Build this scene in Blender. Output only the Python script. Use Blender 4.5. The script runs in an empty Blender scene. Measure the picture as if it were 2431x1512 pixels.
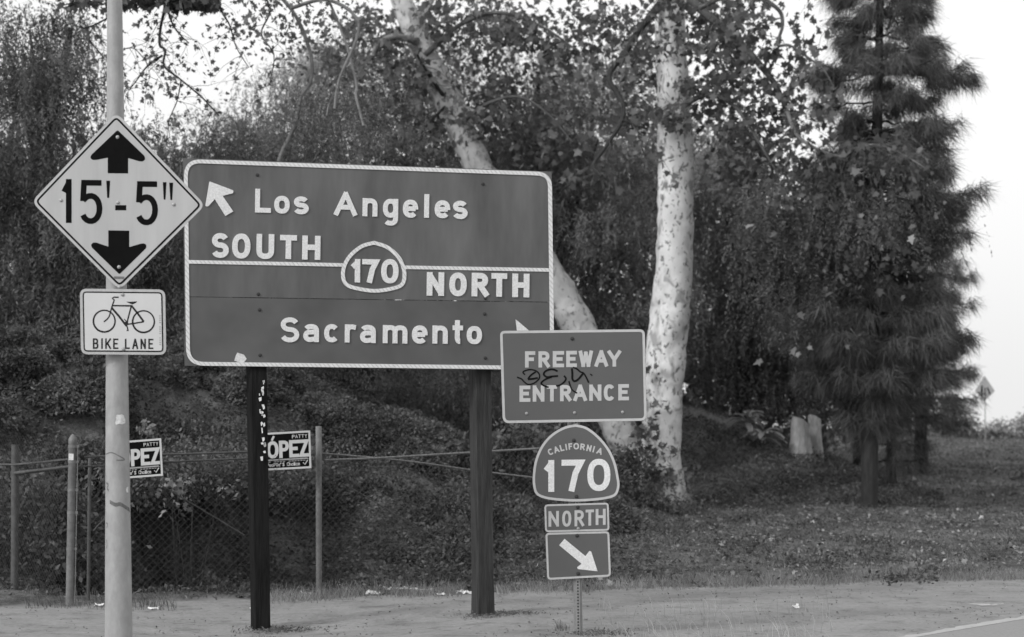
import bpy, bmesh, math, random
import numpy as np
from mathutils import Vector, noise as mnoise
SC = bpy.context.scene
COL = SC.collection
R = math.radians
rng = np.random.default_rng(7)
random.seed(7)

# ------------------------------------------------------------------ camera
F = 4725.0                       # focal length in units of a 2430-wide frame
TILT = math.atan(294 / F)
cd = bpy.data.cameras.new('camera'); cam = bpy.data.objects.new('camera', cd); COL.objects.link(cam)
cd.sensor_width = 36; cd.lens = 36 * F / 2430; cd.clip_start = 0.1; cd.clip_end = 3000
cam.location = (0, 0, 1.6); cam.rotation_euler = (R(90) + TILT, 0, 0)
cd.dof.use_dof = True; cd.dof.focus_distance = 17.2; cd.dof.aperture_fstop = 2.1
SC.camera = cam

# ------------------------------------------------------------------ sky and sun (the photograph is monochrome)
W = bpy.data.worlds.new('World'); SC.world = W; W.use_nodes = True
nt = W.node_tree; nt.nodes.clear()
sky = nt.nodes.new('ShaderNodeTexSky'); sky.sky_type = 'NISHITA'; sky.sun_disc = False
SUN_EL, SUN_AZ = R(32), R(232)      # azimuth measured clockwise from +Y
sky.sun_elevation = SUN_EL; sky.sun_rotation = SUN_AZ
sky.air_density = 2.0; sky.dust_density = 6.0; sky.ozone_density = 1.0
bw = nt.nodes.new('ShaderNodeRGBToBW'); mx = nt.nodes.new('ShaderNodeMix'); mx.data_type = 'FLOAT'
mx.inputs[0].default_value = 0.6; mx.inputs[3].default_value = 9.5     # even high cloud over the haze
bg = nt.nodes.new('ShaderNodeBackground'); bg.inputs[1].default_value = 0.12
wo = nt.nodes.new('ShaderNodeOutputWorld')
nt.links.new(sky.outputs[0], bw.inputs[0]); nt.links.new(bw.outputs[0], mx.inputs[2])
nt.links.new(mx.outputs[0], bg.inputs[0]); nt.links.new(bg.outputs[0], wo.inputs[0])
sd = bpy.data.lights.new('sun', 'SUN'); sd.energy = 1.4; sd.angle = R(11); sd.color = (1, 1, 1)
so = bpy.data.objects.new('sun', sd); COL.objects.link(so)
sdir = Vector((math.sin(SUN_AZ) * math.cos(SUN_EL), math.cos(SUN_AZ) * math.cos(SUN_EL), math.sin(SUN_EL)))
so.rotation_euler = sdir.to_track_quat('Z', 'Y').to_euler(); so.location = (-20, -10, 30)
SC.view_settings.view_transform = 'Standard'; SC.view_settings.look = 'None'
SC.view_settings.gamma = 1; SC.view_settings.use_curve_mapping = False; SC.view_settings.exposure = 0.30
SC.render.engine = 'CYCLES'
SC.cycles.max_bounces = 6; SC.cycles.diffuse_bounces = 3; SC.cycles.transparent_max_bounces = 4

# ------------------------------------------------------------------ measuring helpers
CT, ST = math.cos(TILT), math.sin(TILT)
def ray(px, py):
    a = (px - 1215) / F; b = (756 - py) / F
    return Vector((a, CT - b * ST, ST + b * CT))
CAM = Vector((0, 0, 1.6))
def at(px, py, Y):
    d = ray(px, py); return CAM + d * (Y / d.y)

def sstep(a, b, t):
    t = np.clip((t - a) / (b - a), 0, 1); return t * t * (3 - 2 * t)
def edge_y(x): return 21.6 + 0.40 * np.clip(x, -12, 40)
def wob(x, y, s=1.0, k=0.0):
    return (np.sin(1.3 * x / s + 0.7 * y / s + k) + np.sin(-0.9 * x / s + 1.9 * y / s + 1.3 + k) + np.sin(2.7 * x / s - 1.1 * y / s + 4.1 + 2 * k)
            + 0.6 * np.sin(4.9 * x / s + 3.7 * y / s + 2.2 + k)) / 3.6
def H(x, y):
    x = np.asarray(x, float); y = np.asarray(y, float)
    d = y - edge_y(x)
    dd = np.maximum(d, 0)
    hr = 0.0525 * np.minimum(dd, 38) + 0.05 * sstep(0, 0.7, d)
    B = np.interp(x, [-30, -9, -5.4, -3.2, -1.3, 0.4, 2.5], [2.6, 2.5, 2.15, 1.75, 1.0, 0.25, 0])
    hol = sstep(-4.9, -4.3, x) * (1 - sstep(-2.3, -1.6, x))
    hb = B * ((1 - hol) * sstep(1.6, 6.6, d) + hol * sstep(4.2, 6.8, d))
    dip = -0.11 * np.exp(-(((x + 2.3) / 1.5) ** 2 + ((y - 18.0) / 1.2) ** 2))
    dip = dip - 0.6 * sstep(.45, 1.0, d) * (1 - sstep(3.4, 4.6, d)) * hol
    veg = sstep(0, 1.5, d)
    hb = hb + np.interp(x, [-3, -1, 3.4, 5.6, 7.2], [0, 1.2, 1.25, .72, 0.0]) * sstep(33.8, 38.3, y)
    n = 0.012 * wob(x, y, 0.5) + 0.07 * veg * wob(x, y, 1.7, 2.0) + 0.035 * veg * wob(x, y, 0.5, 5.0) + 0.02 * veg * wob(x, y, 0.17, 2.0)
    far = sstep(62, 90, y) * 1.2
    return hr + hb + dip + n - far
def gz(x, y): return float(H(x, y))
def hit(px, py, y0=12, y1=70):
    d = ray(px, py)
    Y = y0
    while Y < y1:
        p = CAM + d * (Y / d.y)
        if p.z <= gz(p.x, p.y): return p
        Y += 0.03
    return CAM + d * (y1 / d.y)

# ------------------------------------------------------------------ object helpers
def link(o): COL.objects.link(o); return o
def thing(name, label, cat, loc, group=None):
    o = bpy.data.objects.new(name, None); link(o); o.location = loc; o.empty_display_size = 0.2
    o['label'] = label; o['category'] = cat
    if group: o['group'] = group
    return o
def tag(o, label, cat, group=None, kind=None):
    o['label'] = label; o['category'] = cat
    if group: o['group'] = group
    if kind: o['kind'] = kind
    return o
def root_loc(parent):
    v = Vector((0, 0, 0))
    while parent is not None: v = v + parent.location; parent = parent.parent
    return v
def from_bm(name, bm, m, parent=None, smooth=False, bias=(0, 0, 0)):
    off = root_loc(parent)
    for v in bm.verts: v.co = v.co - off
    bmesh.ops.recalc_face_normals(bm, faces=bm.faces)
    me = bpy.data.meshes.new(name); bm.to_mesh(me); bm.free()
    if smooth: me.polygons.foreach_set('use_smooth', [True] * len(me.polygons))
    me.materials.append(m); o = bpy.data.objects.new(name, me); link(o); o.parent = parent
    return o
def from_np(name, V, Fc, m, parent=None, smooth=False, attr=None):
    """V (n,3); Fc (k, s) faces of s corners"""
    off = np.array(root_loc(parent)); V = np.asarray(V, np.float32) - off.astype(np.float32)
    Fc = np.asarray(Fc, np.int32); k, s = Fc.shape
    me = bpy.data.meshes.new(name)
    me.vertices.add(len(V)); me.vertices.foreach_set('co', V.ravel())
    me.loops.add(k * s); me.loops.foreach_set('vertex_index', Fc.ravel())
    me.polygons.add(k); me.polygons.foreach_set('loop_start', np.arange(0, k * s, s, dtype=np.int32))
    me.polygons.foreach_set('use_smooth', np.full(k, smooth))
    me.update(calc_edges=True)
    if attr:
        for nm, arr in attr.items():
            a = me.attributes.new(nm, 'FLOAT', 'POINT'); a.data.foreach_set('value', np.asarray(arr, np.float32).ravel())
    me.materials.append(m); o = bpy.data.objects.new(name, me); link(o); o.parent = parent
    return o

# ------------------------------------------------------------------ materials (all grey)
def g3(v): return (v, v, v, 1)
def mat(name, v, rough=0.8, var=0.15, scale=8, bump=0.0, bscale=60, spec=0.3, metal=0.0, stretch=(1, 1, 1), detail=5):
    m = bpy.data.materials.new(name); m.use_nodes = True; t = m.node_tree; b = t.nodes['Principled BSDF']
    b.inputs['Roughness'].default_value = rough; b.inputs['Specular IOR Level'].default_value = spec; b.inputs['Metallic'].default_value = metal
    tc = t.nodes.new('ShaderNodeTexCoord'); mp = t.nodes.new('ShaderNodeMapping'); mp.inputs['Scale'].default_value = stretch
    t.links.new(tc.outputs['Object'], mp.inputs[0])
    n = t.nodes.new('ShaderNodeTexNoise'); n.inputs['Scale'].default_value = scale; n.inputs['Detail'].default_value = detail; n.inputs['Roughness'].default_value = 0.65
    t.links.new(mp.outputs[0], n.inputs['Vector'])
    r = t.nodes.new('ShaderNodeMapRange'); r.inputs[1].default_value = 0.3; r.inputs[2].default_value = 0.7
    r.inputs[3].default_value = v * (1 - var); r.inputs[4].default_value = v * (1 + var)
    t.links.new(n.outputs[0], r.inputs[0]); t.links.new(r.outputs[0], b.inputs['Base Color'])
    if bump:
        n2 = t.nodes.new('ShaderNodeTexNoise'); n2.inputs['Scale'].default_value = bscale; n2.inputs['Detail'].default_value = 4
        t.links.new(mp.outputs[0], n2.inputs['Vector'])
        bp = t.nodes.new('ShaderNodeBump'); bp.inputs['Strength'].default_value = bump; bp.inputs['Distance'].default_value = 0.02
        t.links.new(n2.outputs[0], bp.inputs['Height']); t.links.new(bp.outputs[0], b.inputs['Normal'])
    return m
def leafmat(name, v, spread=0.45, trans=0.25, clump=0.5, cscale=1.3, rough=0.75, spec=0.08):
    m = bpy.data.materials.new(name); m.use_nodes = True; t = m.node_tree; b = t.nodes['Principled BSDF']
    b.inputs['Roughness'].default_value = rough; b.inputs['Specular IOR Level'].default_value = spec
    g = t.nodes.new('ShaderNodeNewGeometry'); tc = t.nodes.new('ShaderNodeTexCoord')
    r = t.nodes.new('ShaderNodeMapRange'); r.inputs[3].default_value = v * (1 - spread); r.inputs[4].default_value = v * (1 + spread)
    t.links.new(g.outputs['Random Per Island'], r.inputs[0])
    n = t.nodes.new('ShaderNodeTexNoise'); n.inputs['Scale'].default_value = cscale; n.inputs['Detail'].default_value = 3
    t.links.new(tc.outputs['Object'], n.inputs['Vector'])
    r2 = t.nodes.new('ShaderNodeMapRange'); r2.inputs[1].default_value = 0.3; r2.inputs[2].default_value = 0.7
    r2.inputs[3].default_value = 1 - clump; r2.inputs[4].default_value = 1 + clump
    t.links.new(n.outputs[0], r2.inputs[0])
    mu = t.nodes.new('ShaderNodeMath'); mu.operation = 'MULTIPLY'; t.links.new(r.outputs[0], mu.inputs[0]); t.links.new(r2.outputs[0], mu.inputs[1])
    t.links.new(mu.outputs[0], b.inputs['Base Color'])
    tr = t.nodes.new('ShaderNodeBsdfTranslucent'); t.links.new(mu.outputs[0], tr.inputs[0])
    ms = t.nodes.new('ShaderNodeMixShader'); ms.inputs[0].default_value = trans
    out = t.nodes['Material Output']
    t.links.new(b.outputs[0], ms.inputs[1]); t.links.new(tr.outputs[0], ms.inputs[2]); t.links.new(ms.outputs[0], out.inputs[0])
    return m

M = {}
M['panel'] = mat('green sign sheeting', 0.105, 0.5, 0.30, 1.5, spec=0.25, detail=4, stretch=(1.8, 1, .4))
M['panel_low'] = mat('lower sign sheeting', 0.095, 0.5, 0.2, 1.5, spec=0.25, detail=3)
M['freeway'] = mat('entrance sign sheeting', 0.10, 0.5, 0.05, 3, spec=0.25)
M['white_letter'] = mat('button letter white', 0.66, 0.6, 0.17, 70, bump=0.3, bscale=110, stretch=(1, 1, 1))
M['white_border'] = mat('pale border sheeting', 0.45, 0.5, 0.08, 20)
M['white_face'] = mat('white sign face', 0.52, 0.5, 0.04, 5)
M['edge_metal'] = mat('aluminium sign edge', 0.40, 0.45, 0.1, 20, spec=0.4)
M['diamond'] = mat('yellow diamond sheeting', 0.37, 0.42, 0.09, 2.2, spec=0.4, stretch=(3, 1, 0.4))
M['black'] = mat('black sign ink', 0.006, 0.85, 0.2, 10, spec=0.05)
M['dark_ink'] = mat('faded dark ink', 0.022, 0.8, 0.3, 10, spec=0.08)
M['marker'] = mat('marker scrawl', 0.010, 0.85, 0.3, 40, spec=0.05)
M['bolt'] = mat('galvanised bolt', 0.32, 0.4, 0.25, 90, spec=0.5, metal=0.3)
M['rust_bolt'] = mat('dark bolt', 0.035, 0.6, 0.3, 90)
M['pole'] = mat('galvanised pole', 0.29, 0.5, 0.16, 14, bump=0.15, bscale=90, spec=0.45, stretch=(1, 1, 0.5))
M['post'] = mat('perforated steel post', 0.24, 0.5, 0.15, 30, spec=0.4)
M['hole'] = mat('post hole shade', 0.03, 0.8, 0.1, 30)
M['wood_dark'] = mat('creosoted wood', 0.014, 0.9, 0.45, 9, bump=0.5, bscale=40, stretch=(4, 4, 0.3), spec=0.05)
M['wood_brown'] = mat('weathered wood post', 0.042, 0.9, 0.45, 9, bump=0.5, bscale=40, stretch=(4, 4, 0.3), spec=0.15)
M['fence'] = mat('aged galvanised fence', 0.15, 0.6, 0.3, 18, spec=0.4)
M['fence_dark'] = mat('dark weathered fence pipe', 0.075, 0.7, 0.3, 18)
M['wire'] = mat('fence wire', 0.06, 0.6, 0.2, 10, spec=0.4)
M['paper'] = mat('litter paper', 0.62, 0.8, 0.18, 25)
M['paper_grey'] = mat('faded card', 0.3, 0.8, 0.2, 25)
M['sticker'] = mat('sticker', 0.60, 0.6, 0.22, 60)
M['stain'] = mat('pole grime', 0.13, 0.8, 0.3, 60)
M['dirt_crumb'] = mat('dirt crumb', 0.19, 0.95, 0.5, 30, bump=0.4, bscale=60)
M['bark_dark'] = mat('dark bark', 0.035, 0.95, 0.4, 12, bump=0.8, bscale=30, stretch=(2, 2, 0.4))
M['bark_mid'] = mat('grey twig bark', 0.09, 0.9, 0.4, 8, bump=0.3, bscale=40)
M['bark_pale'] = mat('pale slender bark', 0.16, 0.85, 0.35, 6, bump=0.2, bscale=30)
M['stump'] = mat('sawn stump wood', 0.46, 0.9, 0.35, 14, bump=0.5, bscale=30, stretch=(3, 3, 0.5))
M['concrete'] = mat('pale concrete edge', 0.36, 0.85, 0.12, 14, bump=0.2, bscale=80)
M['asphalt'] = mat('worn asphalt', 0.24, 0.9, 0.12, 30, bump=0.3, bscale=160)

def sycamore_bark(nm, v, k):
    m = mat(nm, v, 0.8, 0.10, 4, bump=0.35, bscale=16, stretch=(1, 1, 0.6)); t = m.node_tree; b = t.nodes['Principled BSDF']
    base = b.inputs['Base Color'].links[0].from_socket
    tc = t.nodes.new('ShaderNodeTexCoord'); mp = t.nodes.new('ShaderNodeMapping'); mp.inputs['Scale'].default_value = (1, 1, 0.7)
    t.links.new(tc.outputs['Object'], mp.inputs[0])
    def layer(scale, lo, hi, val, prev, det=3):
        n = t.nodes.new('ShaderNodeTexNoise'); n.inputs['Scale'].default_value = scale; n.inputs['Detail'].default_value = det; n.inputs['Distortion'].default_value = 0.6
        t.links.new(mp.outputs[0], n.inputs['Vector'])
        r = t.nodes.new('ShaderNodeMapRange'); r.inputs[1].default_value = lo; r.inputs[2].default_value = hi
        t.links.new(n.outputs[0], r.inputs[0])
        x = t.nodes.new('ShaderNodeMix'); x.data_type = 'FLOAT'; t.links.new(r.outputs[0], x.inputs[0]); t.links.new(prev, x.inputs[2]); x.inputs[3].default_value = val
        return x.outputs[0]
    s = layer(2.6, 0.50, 0.62, 0.50 * k, base)
    s = layer(5.0, 0.57, 0.66, 0.34 * k, s)
    s = layer(13.0, 0.57, 0.65, 0.18, s, 2)
    t.links.new(s, b.inputs['Base Color'])
    return m
M['sycamore'] = sycamore_bark('mottled sycamore bark', 0.66, 1.0); M['sycamore_grey'] = sycamore_bark('greyer mottled sycamore bark', 0.46, 0.72)

def border_rope():
    m = mat('raised button border', 0.66, 0.6, 0.10, 20); t = m.node_tree; b = t.nodes['Principled BSDF']
    base = b.inputs['Base Color'].links[0].from_socket
    tc = t.nodes.new('ShaderNodeTexCoord'); w = t.nodes.new('ShaderNodeTexWave'); w.inputs['Scale'].default_value = 13; w.bands_direction = 'DIAGONAL'; w.inputs['Distortion'].default_value = 0.8
    w.inputs['Detail'].default_value = 1
    t.links.new(tc.outputs['Object'], w.inputs[0])
    r = t.nodes.new('ShaderNodeMapRange'); r.inputs[1].default_value = 0; r.inputs[2].default_value = 0.25; r.inputs[3].default_value = 0.68; r.inputs[4].default_value = 1
    t.links.new(w.outputs['Fac'], r.inputs[0]); mu = t.nodes.new('ShaderNodeMath'); mu.operation = 'MULTIPLY'
    t.links.new(base, mu.inputs[0]); t.links.new(r.outputs[0], mu.inputs[1]); t.links.new(mu.outputs[0], b.inputs['Base Color'])
    return m
M['rope'] = border_rope()

def ground_mat():
    m = bpy.data.materials.new('dirt and leaf litter ground'); m.use_nodes = True; t = m.node_tree; b = t.nodes['Principled BSDF']
    b.inputs['Roughness'].default_value = 0.95; b.inputs['Specular IOR Level'].default_value = 0.1
    at_ = t.nodes.new('ShaderNodeAttribute'); at_.attribute_name = 'veg'
    tc = t.nodes.new('ShaderNodeTexCoord')
    def N(sc, det=6, rough=0.65):
        n = t.nodes.new('ShaderNodeTexNoise'); n.inputs['Scale'].default_value = sc; n.inputs['Detail'].default_value = det; n.inputs['Roughness'].default_value = rough
        t.links.new(tc.outputs['Object'], n.inputs['Vector']); return n.outputs[0]
    def MR(s, a, b_, c, d):
        r = t.nodes.new('ShaderNodeMapRange'); [r.inputs[i + 1].__setattr__('default_value', q) for i, q in enumerate((a, b_, c, d))]
        t.links.new(s, r.inputs[0]); return r.outputs[0]
    def MUL(a, b_):
        q = t.nodes.new('ShaderNodeMath'); q.operation = 'MULTIPLY'; t.links.new(a, q.inputs[0]); t.links.new(b_, q.inputs[1]); return q.outputs[0]
    dirt = MUL(MR(N(1.6), 0.3, 0.7, 0.215, 0.30), MR(N(22, 8, 0.75), 0.3, 0.7, 0.78, 1.18))
    speck = MUL(MR(N(9, 3, 0.6), 0.60, 0.70, 1.0, 0.66), MR(N(2.6, 6, 0.75), 0.52, 0.66, 1.0, 0.66)); dirt = MUL(dirt, speck)
    veg = MUL(MUL(MR(N(1.1, 4), 0.35, 0.65, 0.045, 0.125), MR(N(7, 6, .8), 0.35, 0.65, 0.5, 1.4)), MR(N(45, 8, 0.85), 0.35, 0.65, 0.45, 1.9))
    x = t.nodes.new('ShaderNodeMix'); x.data_type = 'FLOAT'; t.links.new(at_.outputs['Fac'], x.inputs[0]); t.links.new(dirt, x.inputs[2]); t.links.new(veg, x.inputs[3])
    t.links.new(x.outputs[0], b.inputs['Base Color'])
    bp = t.nodes.new('ShaderNodeBump'); bp.inputs['Strength'].default_value = 0.6; bp.inputs['Distance'].default_value = 0.03
    t.links.new(N(30, 8, 0.7), bp.inputs['Height']); t.links.new(bp.outputs[0], b.inputs['Normal'])
    return m
M['ground'] = ground_mat()
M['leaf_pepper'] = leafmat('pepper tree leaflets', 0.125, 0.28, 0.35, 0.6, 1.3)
M['leaf_dark'] = leafmat('dark leaflets', 0.15, 0.28, 0.3, 0.55, 1.2)  # one base tone for the dark foliage and dark ground bits
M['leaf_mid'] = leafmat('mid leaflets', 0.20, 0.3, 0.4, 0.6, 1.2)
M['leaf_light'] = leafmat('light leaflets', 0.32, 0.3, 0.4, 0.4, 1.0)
M['leaf_syc'] = leafmat('sycamore leaves', 0.15, 0.45, 0.45, 0.3, 1.0)
M['leaf_pine'] = leafmat('pine needles', 0.13, 0.4, 0.25, 0.4, 2.2)
M['leaf_ivy'] = leafmat('ivy leaves', 0.10, 0.45, 0.25, 0.5, 1.8)
M['leaf_vine'] = leafmat('pale vine leaves', 0.22, 0.4, 0.3, 0.3, 1.5)
M['litter'] = leafmat('fallen leaves', 0.14, 0.85, 0.0, 0.5, 2.0, rough=0.9)
M['litter_pale'] = leafmat('pale fallen leaves', 0.26, 0.45, 0.0, 0.2, 1.0, rough=0.9)
M['grass'] = leafmat('dry grass', 0.135, 0.75, 0.25, 0.6, 1.6)
M['grass_pale'] = leafmat('pale dry grass', 0.36, 0.35, 0.3, 0.2, 1.0)
M['crumb'] = leafmat('leaf crumbs on dirt', 0.15, 0.4, 0.0, 0.2, 1.0, rough=0.95)
M['grass_edge'] = leafmat('edge grass', 0.24, 0.5, 0.3, 0.3, 2.0)
M['leaf_blade'] = leafmat('pale broad blades', 0.42, 0.2, 0.3, 0.15, 2.0)
M['hazed_bush'] = leafmat('hazed bush leaves', 0.30, 0.5, 0.3, 0.3, 0.8)  # leaf colour lightened to paint in distance haze

# ------------------------------------------------------------------ ground, road
def axis(parts):
    out = []
    for a, b, s in parts: out += list(np.arange(a, b, s))
    return np.array(out + [parts[-1][1]])
xs = axis([(-400, -60, 40), (-60, -14, 3), (-14, 16, 0.13), (16, 60, 3), (60, 400, 40)])
ys = axis([(-60, 8, 4), (8, 30, 0.12), (30, 70, 0.3), (70, 120, 4), (120, 900, 60)])
X, Y = np.meshgrid(xs, ys)
Z = H(X, Y)
veg = sstep(-0.16, 0.22, (Y - edge_y(X)) + 0.32 * wob(X, Y, 0.6, 1.0) + 0.12 * wob(X, Y, 0.15, 3.0))
nx, ny = len(xs), len(ys)
idx = np.arange(nx * ny).reshape(ny, nx)
quads = np.stack([idx[:-1, :-1], idx[:-1, 1:], idx[1:, 1:], idx[1:, :-1]], -1).reshape(-1, 4)
g = from_np('ground', np.stack([X, Y, Z], -1).reshape(-1, 3), quads, M['ground'], smooth=True, attr={'veg': veg.ravel()})
g['kind'] = 'structure'

# road edge: a line running from lower left to the right of the frame
def on_flat(px, py):
    d = ray(px, py); s = -1.6 / d.z; return CAM + d * s
e0, e1 = on_flat(2180, 1512), on_flat(2430, 1470)
ed = (e1 - e0).normalized(); en = Vector((ed.y, -ed.x, 0))
def strip_mesh(name, off0, off1, z0, z1, m, n=90, jag=0.0, wall=True):
    bm = bmesh.new(); rows = []
    for i in range(n + 1):
        t = -12 + 72 * i / n
        j = jag * (random.random() - 0.5)
        a = e0 + ed * t + en * (off0 + j); b = e0 + ed * t + en * off1
        rows.append([bm.verts.new((a.x, a.y, z0 - 0.15)), bm.verts.new((a.x, a.y, z0)), bm.verts.new((b.x, b.y, z1))])
    for r0, r1 in zip(rows[:-1], rows[1:]):
        bm.faces.new((r0[0], r1[0], r1[1], r0[1])); bm.faces.new((r0[1], r1[1], r1[2], r0[2]))
    o = from_bm(name, bm, m); o['kind'] = 'structure'; return o
strip_mesh('kerb_strip', 0.0, 0.11, 0.030, 0.028, M['concrete'], 700, 0.07)
strip_mesh('road', 0.11, 14, 0.026, 0.024, M['asphalt'], 30)

# ------------------------------------------------------------------ sign building kit
class Plane:
    def __init__(s, px, py, Y, yaw=0.0):
        s.o = at(px, py, Y); s.u = Vector((math.cos(yaw), math.sin(yaw), 0)); s.v = Vector((0, 0, 1))
        s.n = Vector((math.sin(yaw), -math.cos(yaw), 0))      # towards the road
    def hit(s, p):
        d = ray(*p); t = (s.o - CAM).dot(s.n) / d.dot(s.n); return CAM + d * t
    def off(s, p, h): return s.hit(p) + s.n * h
def conv(x0, y0, k): return lambda x, y: (x0 + x * k, y0 + y * k)
def slab_w(name, pts, n, front, back, m, parent):
    bm = bmesh.new()
    vs = [bm.verts.new(p + n * front) for p in pts]; ws = [bm.verts.new(p + n * back) for p in pts]
    bm.faces.new(vs); bm.faces.new(list(reversed(ws)))
    for i in range(len(vs)):
        j = (i + 1) % len(vs); bm.faces.new((vs[i], ws[i], ws[j], vs[j]))
    return from_bm(name, bm, m, parent)
def slab(name, P, pts, m, parent, front=0.003, back=-0.001):
    return slab_w(name, [P.hit(p) for p in pts], P.n, front, back, m, parent)
def round_poly(pts, r, n=6):
    out = []; k = len(pts)
    rr = r if isinstance(r, (list, tuple)) else [r] * k
    for i in range(k):
        a, b, c = Vector(pts[i - 1]), Vector(pts[i]), Vector(pts[(i + 1) % k])
        p0 = b + (a - b).normalized() * rr[i]; p1 = b + (c - b).normalized() * rr[i]
        for q in range(n + 1):
            t = q / n; out.append(tuple((1 - t) ** 2 * p0 + 2 * t * (1 - t) * b + t * t * p1))
    return out
def inset(pts, d):
    k = len(pts); out = []
    area = sum(pts[i][0] * pts[(i + 1) % k][1] - pts[(i + 1) % k][0] * pts[i][1] for i in range(k))
    s = 1 if area > 0 else -1
    for i in range(k):
        a, b, c = Vector(pts[i - 1]), Vector(pts[i]), Vector(pts[(i + 1) % k])
        e1_, e2_ = (b - a), (c - b)
        if e1_.length < 1e-6: e1_ = e2_
        if e2_.length < 1e-6: e2_ = e1_
        e1_ = e1_.normalized(); e2_ = e2_.normalized()
        n1 = Vector((-e1_.y, e1_.x)) * s; n2 = Vector((-e2_.y, e2_.x)) * s
        nn = (n1 + n2); nn = nn / max(0.5, nn.length_squared / 2)
        out.append(tuple(b + nn * d))
    return out
def ring(name, P, outer, inner, m, parent, front=0.004, back=-0.001, closed=True):
    bm = bmesh.new(); k = len(outer)
    A = [bm.verts.new(P.off(p, front)) for p in outer]; B = [bm.verts.new(P.off(p, front)) for p in inner]
    C_ = [bm.verts.new(P.off(p, back)) for p in outer]; D = [bm.verts.new(P.off(p, back)) for p in inner]
    rngk = range(k) if closed else range(k - 1)
    for i in rngk:
        j = (i + 1) % k
        bm.faces.new((A[i], A[j], B[j], B[i])); bm.faces.new((C_[i], D[i], D[j], C_[j]))
        bm.faces.new((A[i], C_[i], C_[j], A[j])); bm.faces.new((B[i], B[j], D[j], D[i]))
    if not closed:
        bm.faces.new((A[0], B[0], D[0], C_[0])); bm.faces.new((A[-1], C_[-1], D[-1], B[-1]))
    return from_bm(name, bm, m, parent)
def stroke(name, P, pts, w, m, parent, front=0.003, back=-0.001):
    k = len(pts); L, R_ = [], []
    for i in range(k):
        a = Vector(pts[max(0, i - 1)]); b = Vector(pts[min(k - 1, i + 1)]); t = (b - a).normalized(); nn = Vector((-t.y, t.x))
        wi = w[i] if isinstance(w, (list, tuple)) else w
        L.append(tuple(Vector(pts[i]) + nn * wi / 2)); R_.append(tuple(Vector(pts[i]) - nn * wi / 2))
    return ring(name, P, L, R_, m, parent, front, back, closed=False)
def smooth_path(pts, n=5):
    pts = [Vector(p) for p in pts]; out = []
    for i in range(len(pts) - 1):
        p0 = pts[max(0, i - 1)]; p1 = pts[i]; p2 = pts[i + 1]; p3 = pts[min(len(pts) - 1, i + 2)]
        for q in range(n):
            t = q / n
            out.append(0.5 * ((2 * p1) + (p2 - p0) * t + (2 * p0 - 5 * p1 + 4 * p2 - p3) * t * t + (3 * p1 - p0 - 3 * p2 + p3) * t ** 3))
    out.append(pts[-1]); return out
def spath(pts, n=5): return [tuple(p) for p in smooth_path(pts, n)]
GL = {}
def glyph(ch, bold):
    key = (ch, bold)
    if key in GL: return GL[key]
    c = bpy.data.curves.new('g', 'FONT'); c.body = ch; c.size = 1; c.offset = bold; c.resolution_u = 4; c.fill_mode = 'FRONT'
    o = bpy.data.objects.new('g', c); link(o); dg = bpy.context.evaluated_depsgraph_get(); dg.update()
    me = bpy.data.meshes.new_from_object(o.evaluated_get(dg))
    V = np.array([v.co[:2] for v in me.vertices]); Fs = [tuple(p.vertices) for p in me.polygons]
    bpy.data.objects.remove(o); bpy.data.curves.remove(c); bpy.data.meshes.remove(me)
    lo, hi = V.min(0), V.max(0); GL[key] = ((V - lo) / (hi - lo), Fs); return GL[key]
def letter(P, ch, x0, x1, y0, y1, m, parent, slope=0.0, lean=0.0, bold=0.028, front=0.006, back=-0.001, rot=0.0, name='letter'):
    V, Fs = glyph(ch, bold); bm = bmesh.new(); fr, bk = [], []
    cx, cy = (x0 + x1) / 2, (y0 + y1) / 2
    for a, b in V:
        x = x0 + a * (x1 - x0); y = y1 + b * (y0 - y1)
        y += slope * (x - cx); x += lean * (y1 - y)
        if rot:
            dx, dy = x - cx, y - cy; x = cx + dx * math.cos(rot) - dy * math.sin(rot); y = cy + dx * math.sin(rot) + dy * math.cos(rot)
        q = P.hit((x, y)); fr.append(bm.verts.new(q + P.n * front)); bk.append(bm.verts.new(q + P.n * back))
    from collections import Counter
    ec = Counter(); de = {}
    for f in Fs:
        try: bm.faces.new([fr[i] for i in f])
        except ValueError: continue
        for i in range(len(f)):
            e = (f[i], f[(i + 1) % len(f)]); k = tuple(sorted(e)); ec[k] += 1; de[k] = e
    for k, cnt in ec.items():
        if cnt == 1:
            a, b = de[k]
            try: bm.faces.new((fr[a], bk[a], bk[b], fr[b]))
            except ValueError: pass
    return from_bm(name, bm, m, parent)
def sarc(cx, cy, rx, ry, a0, a1, n=16, e=2.35):
    o = []
    for i in range(n + 1):
        a = R(a0 + (a1 - a0) * i / n); c_, s_ = math.cos(a), math.sin(a)
        o.append((cx + rx * math.copysign(abs(c_) ** (2 / e), c_), cy + ry * math.copysign(abs(s_) ** (2 / e), s_)))
    return o
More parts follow.
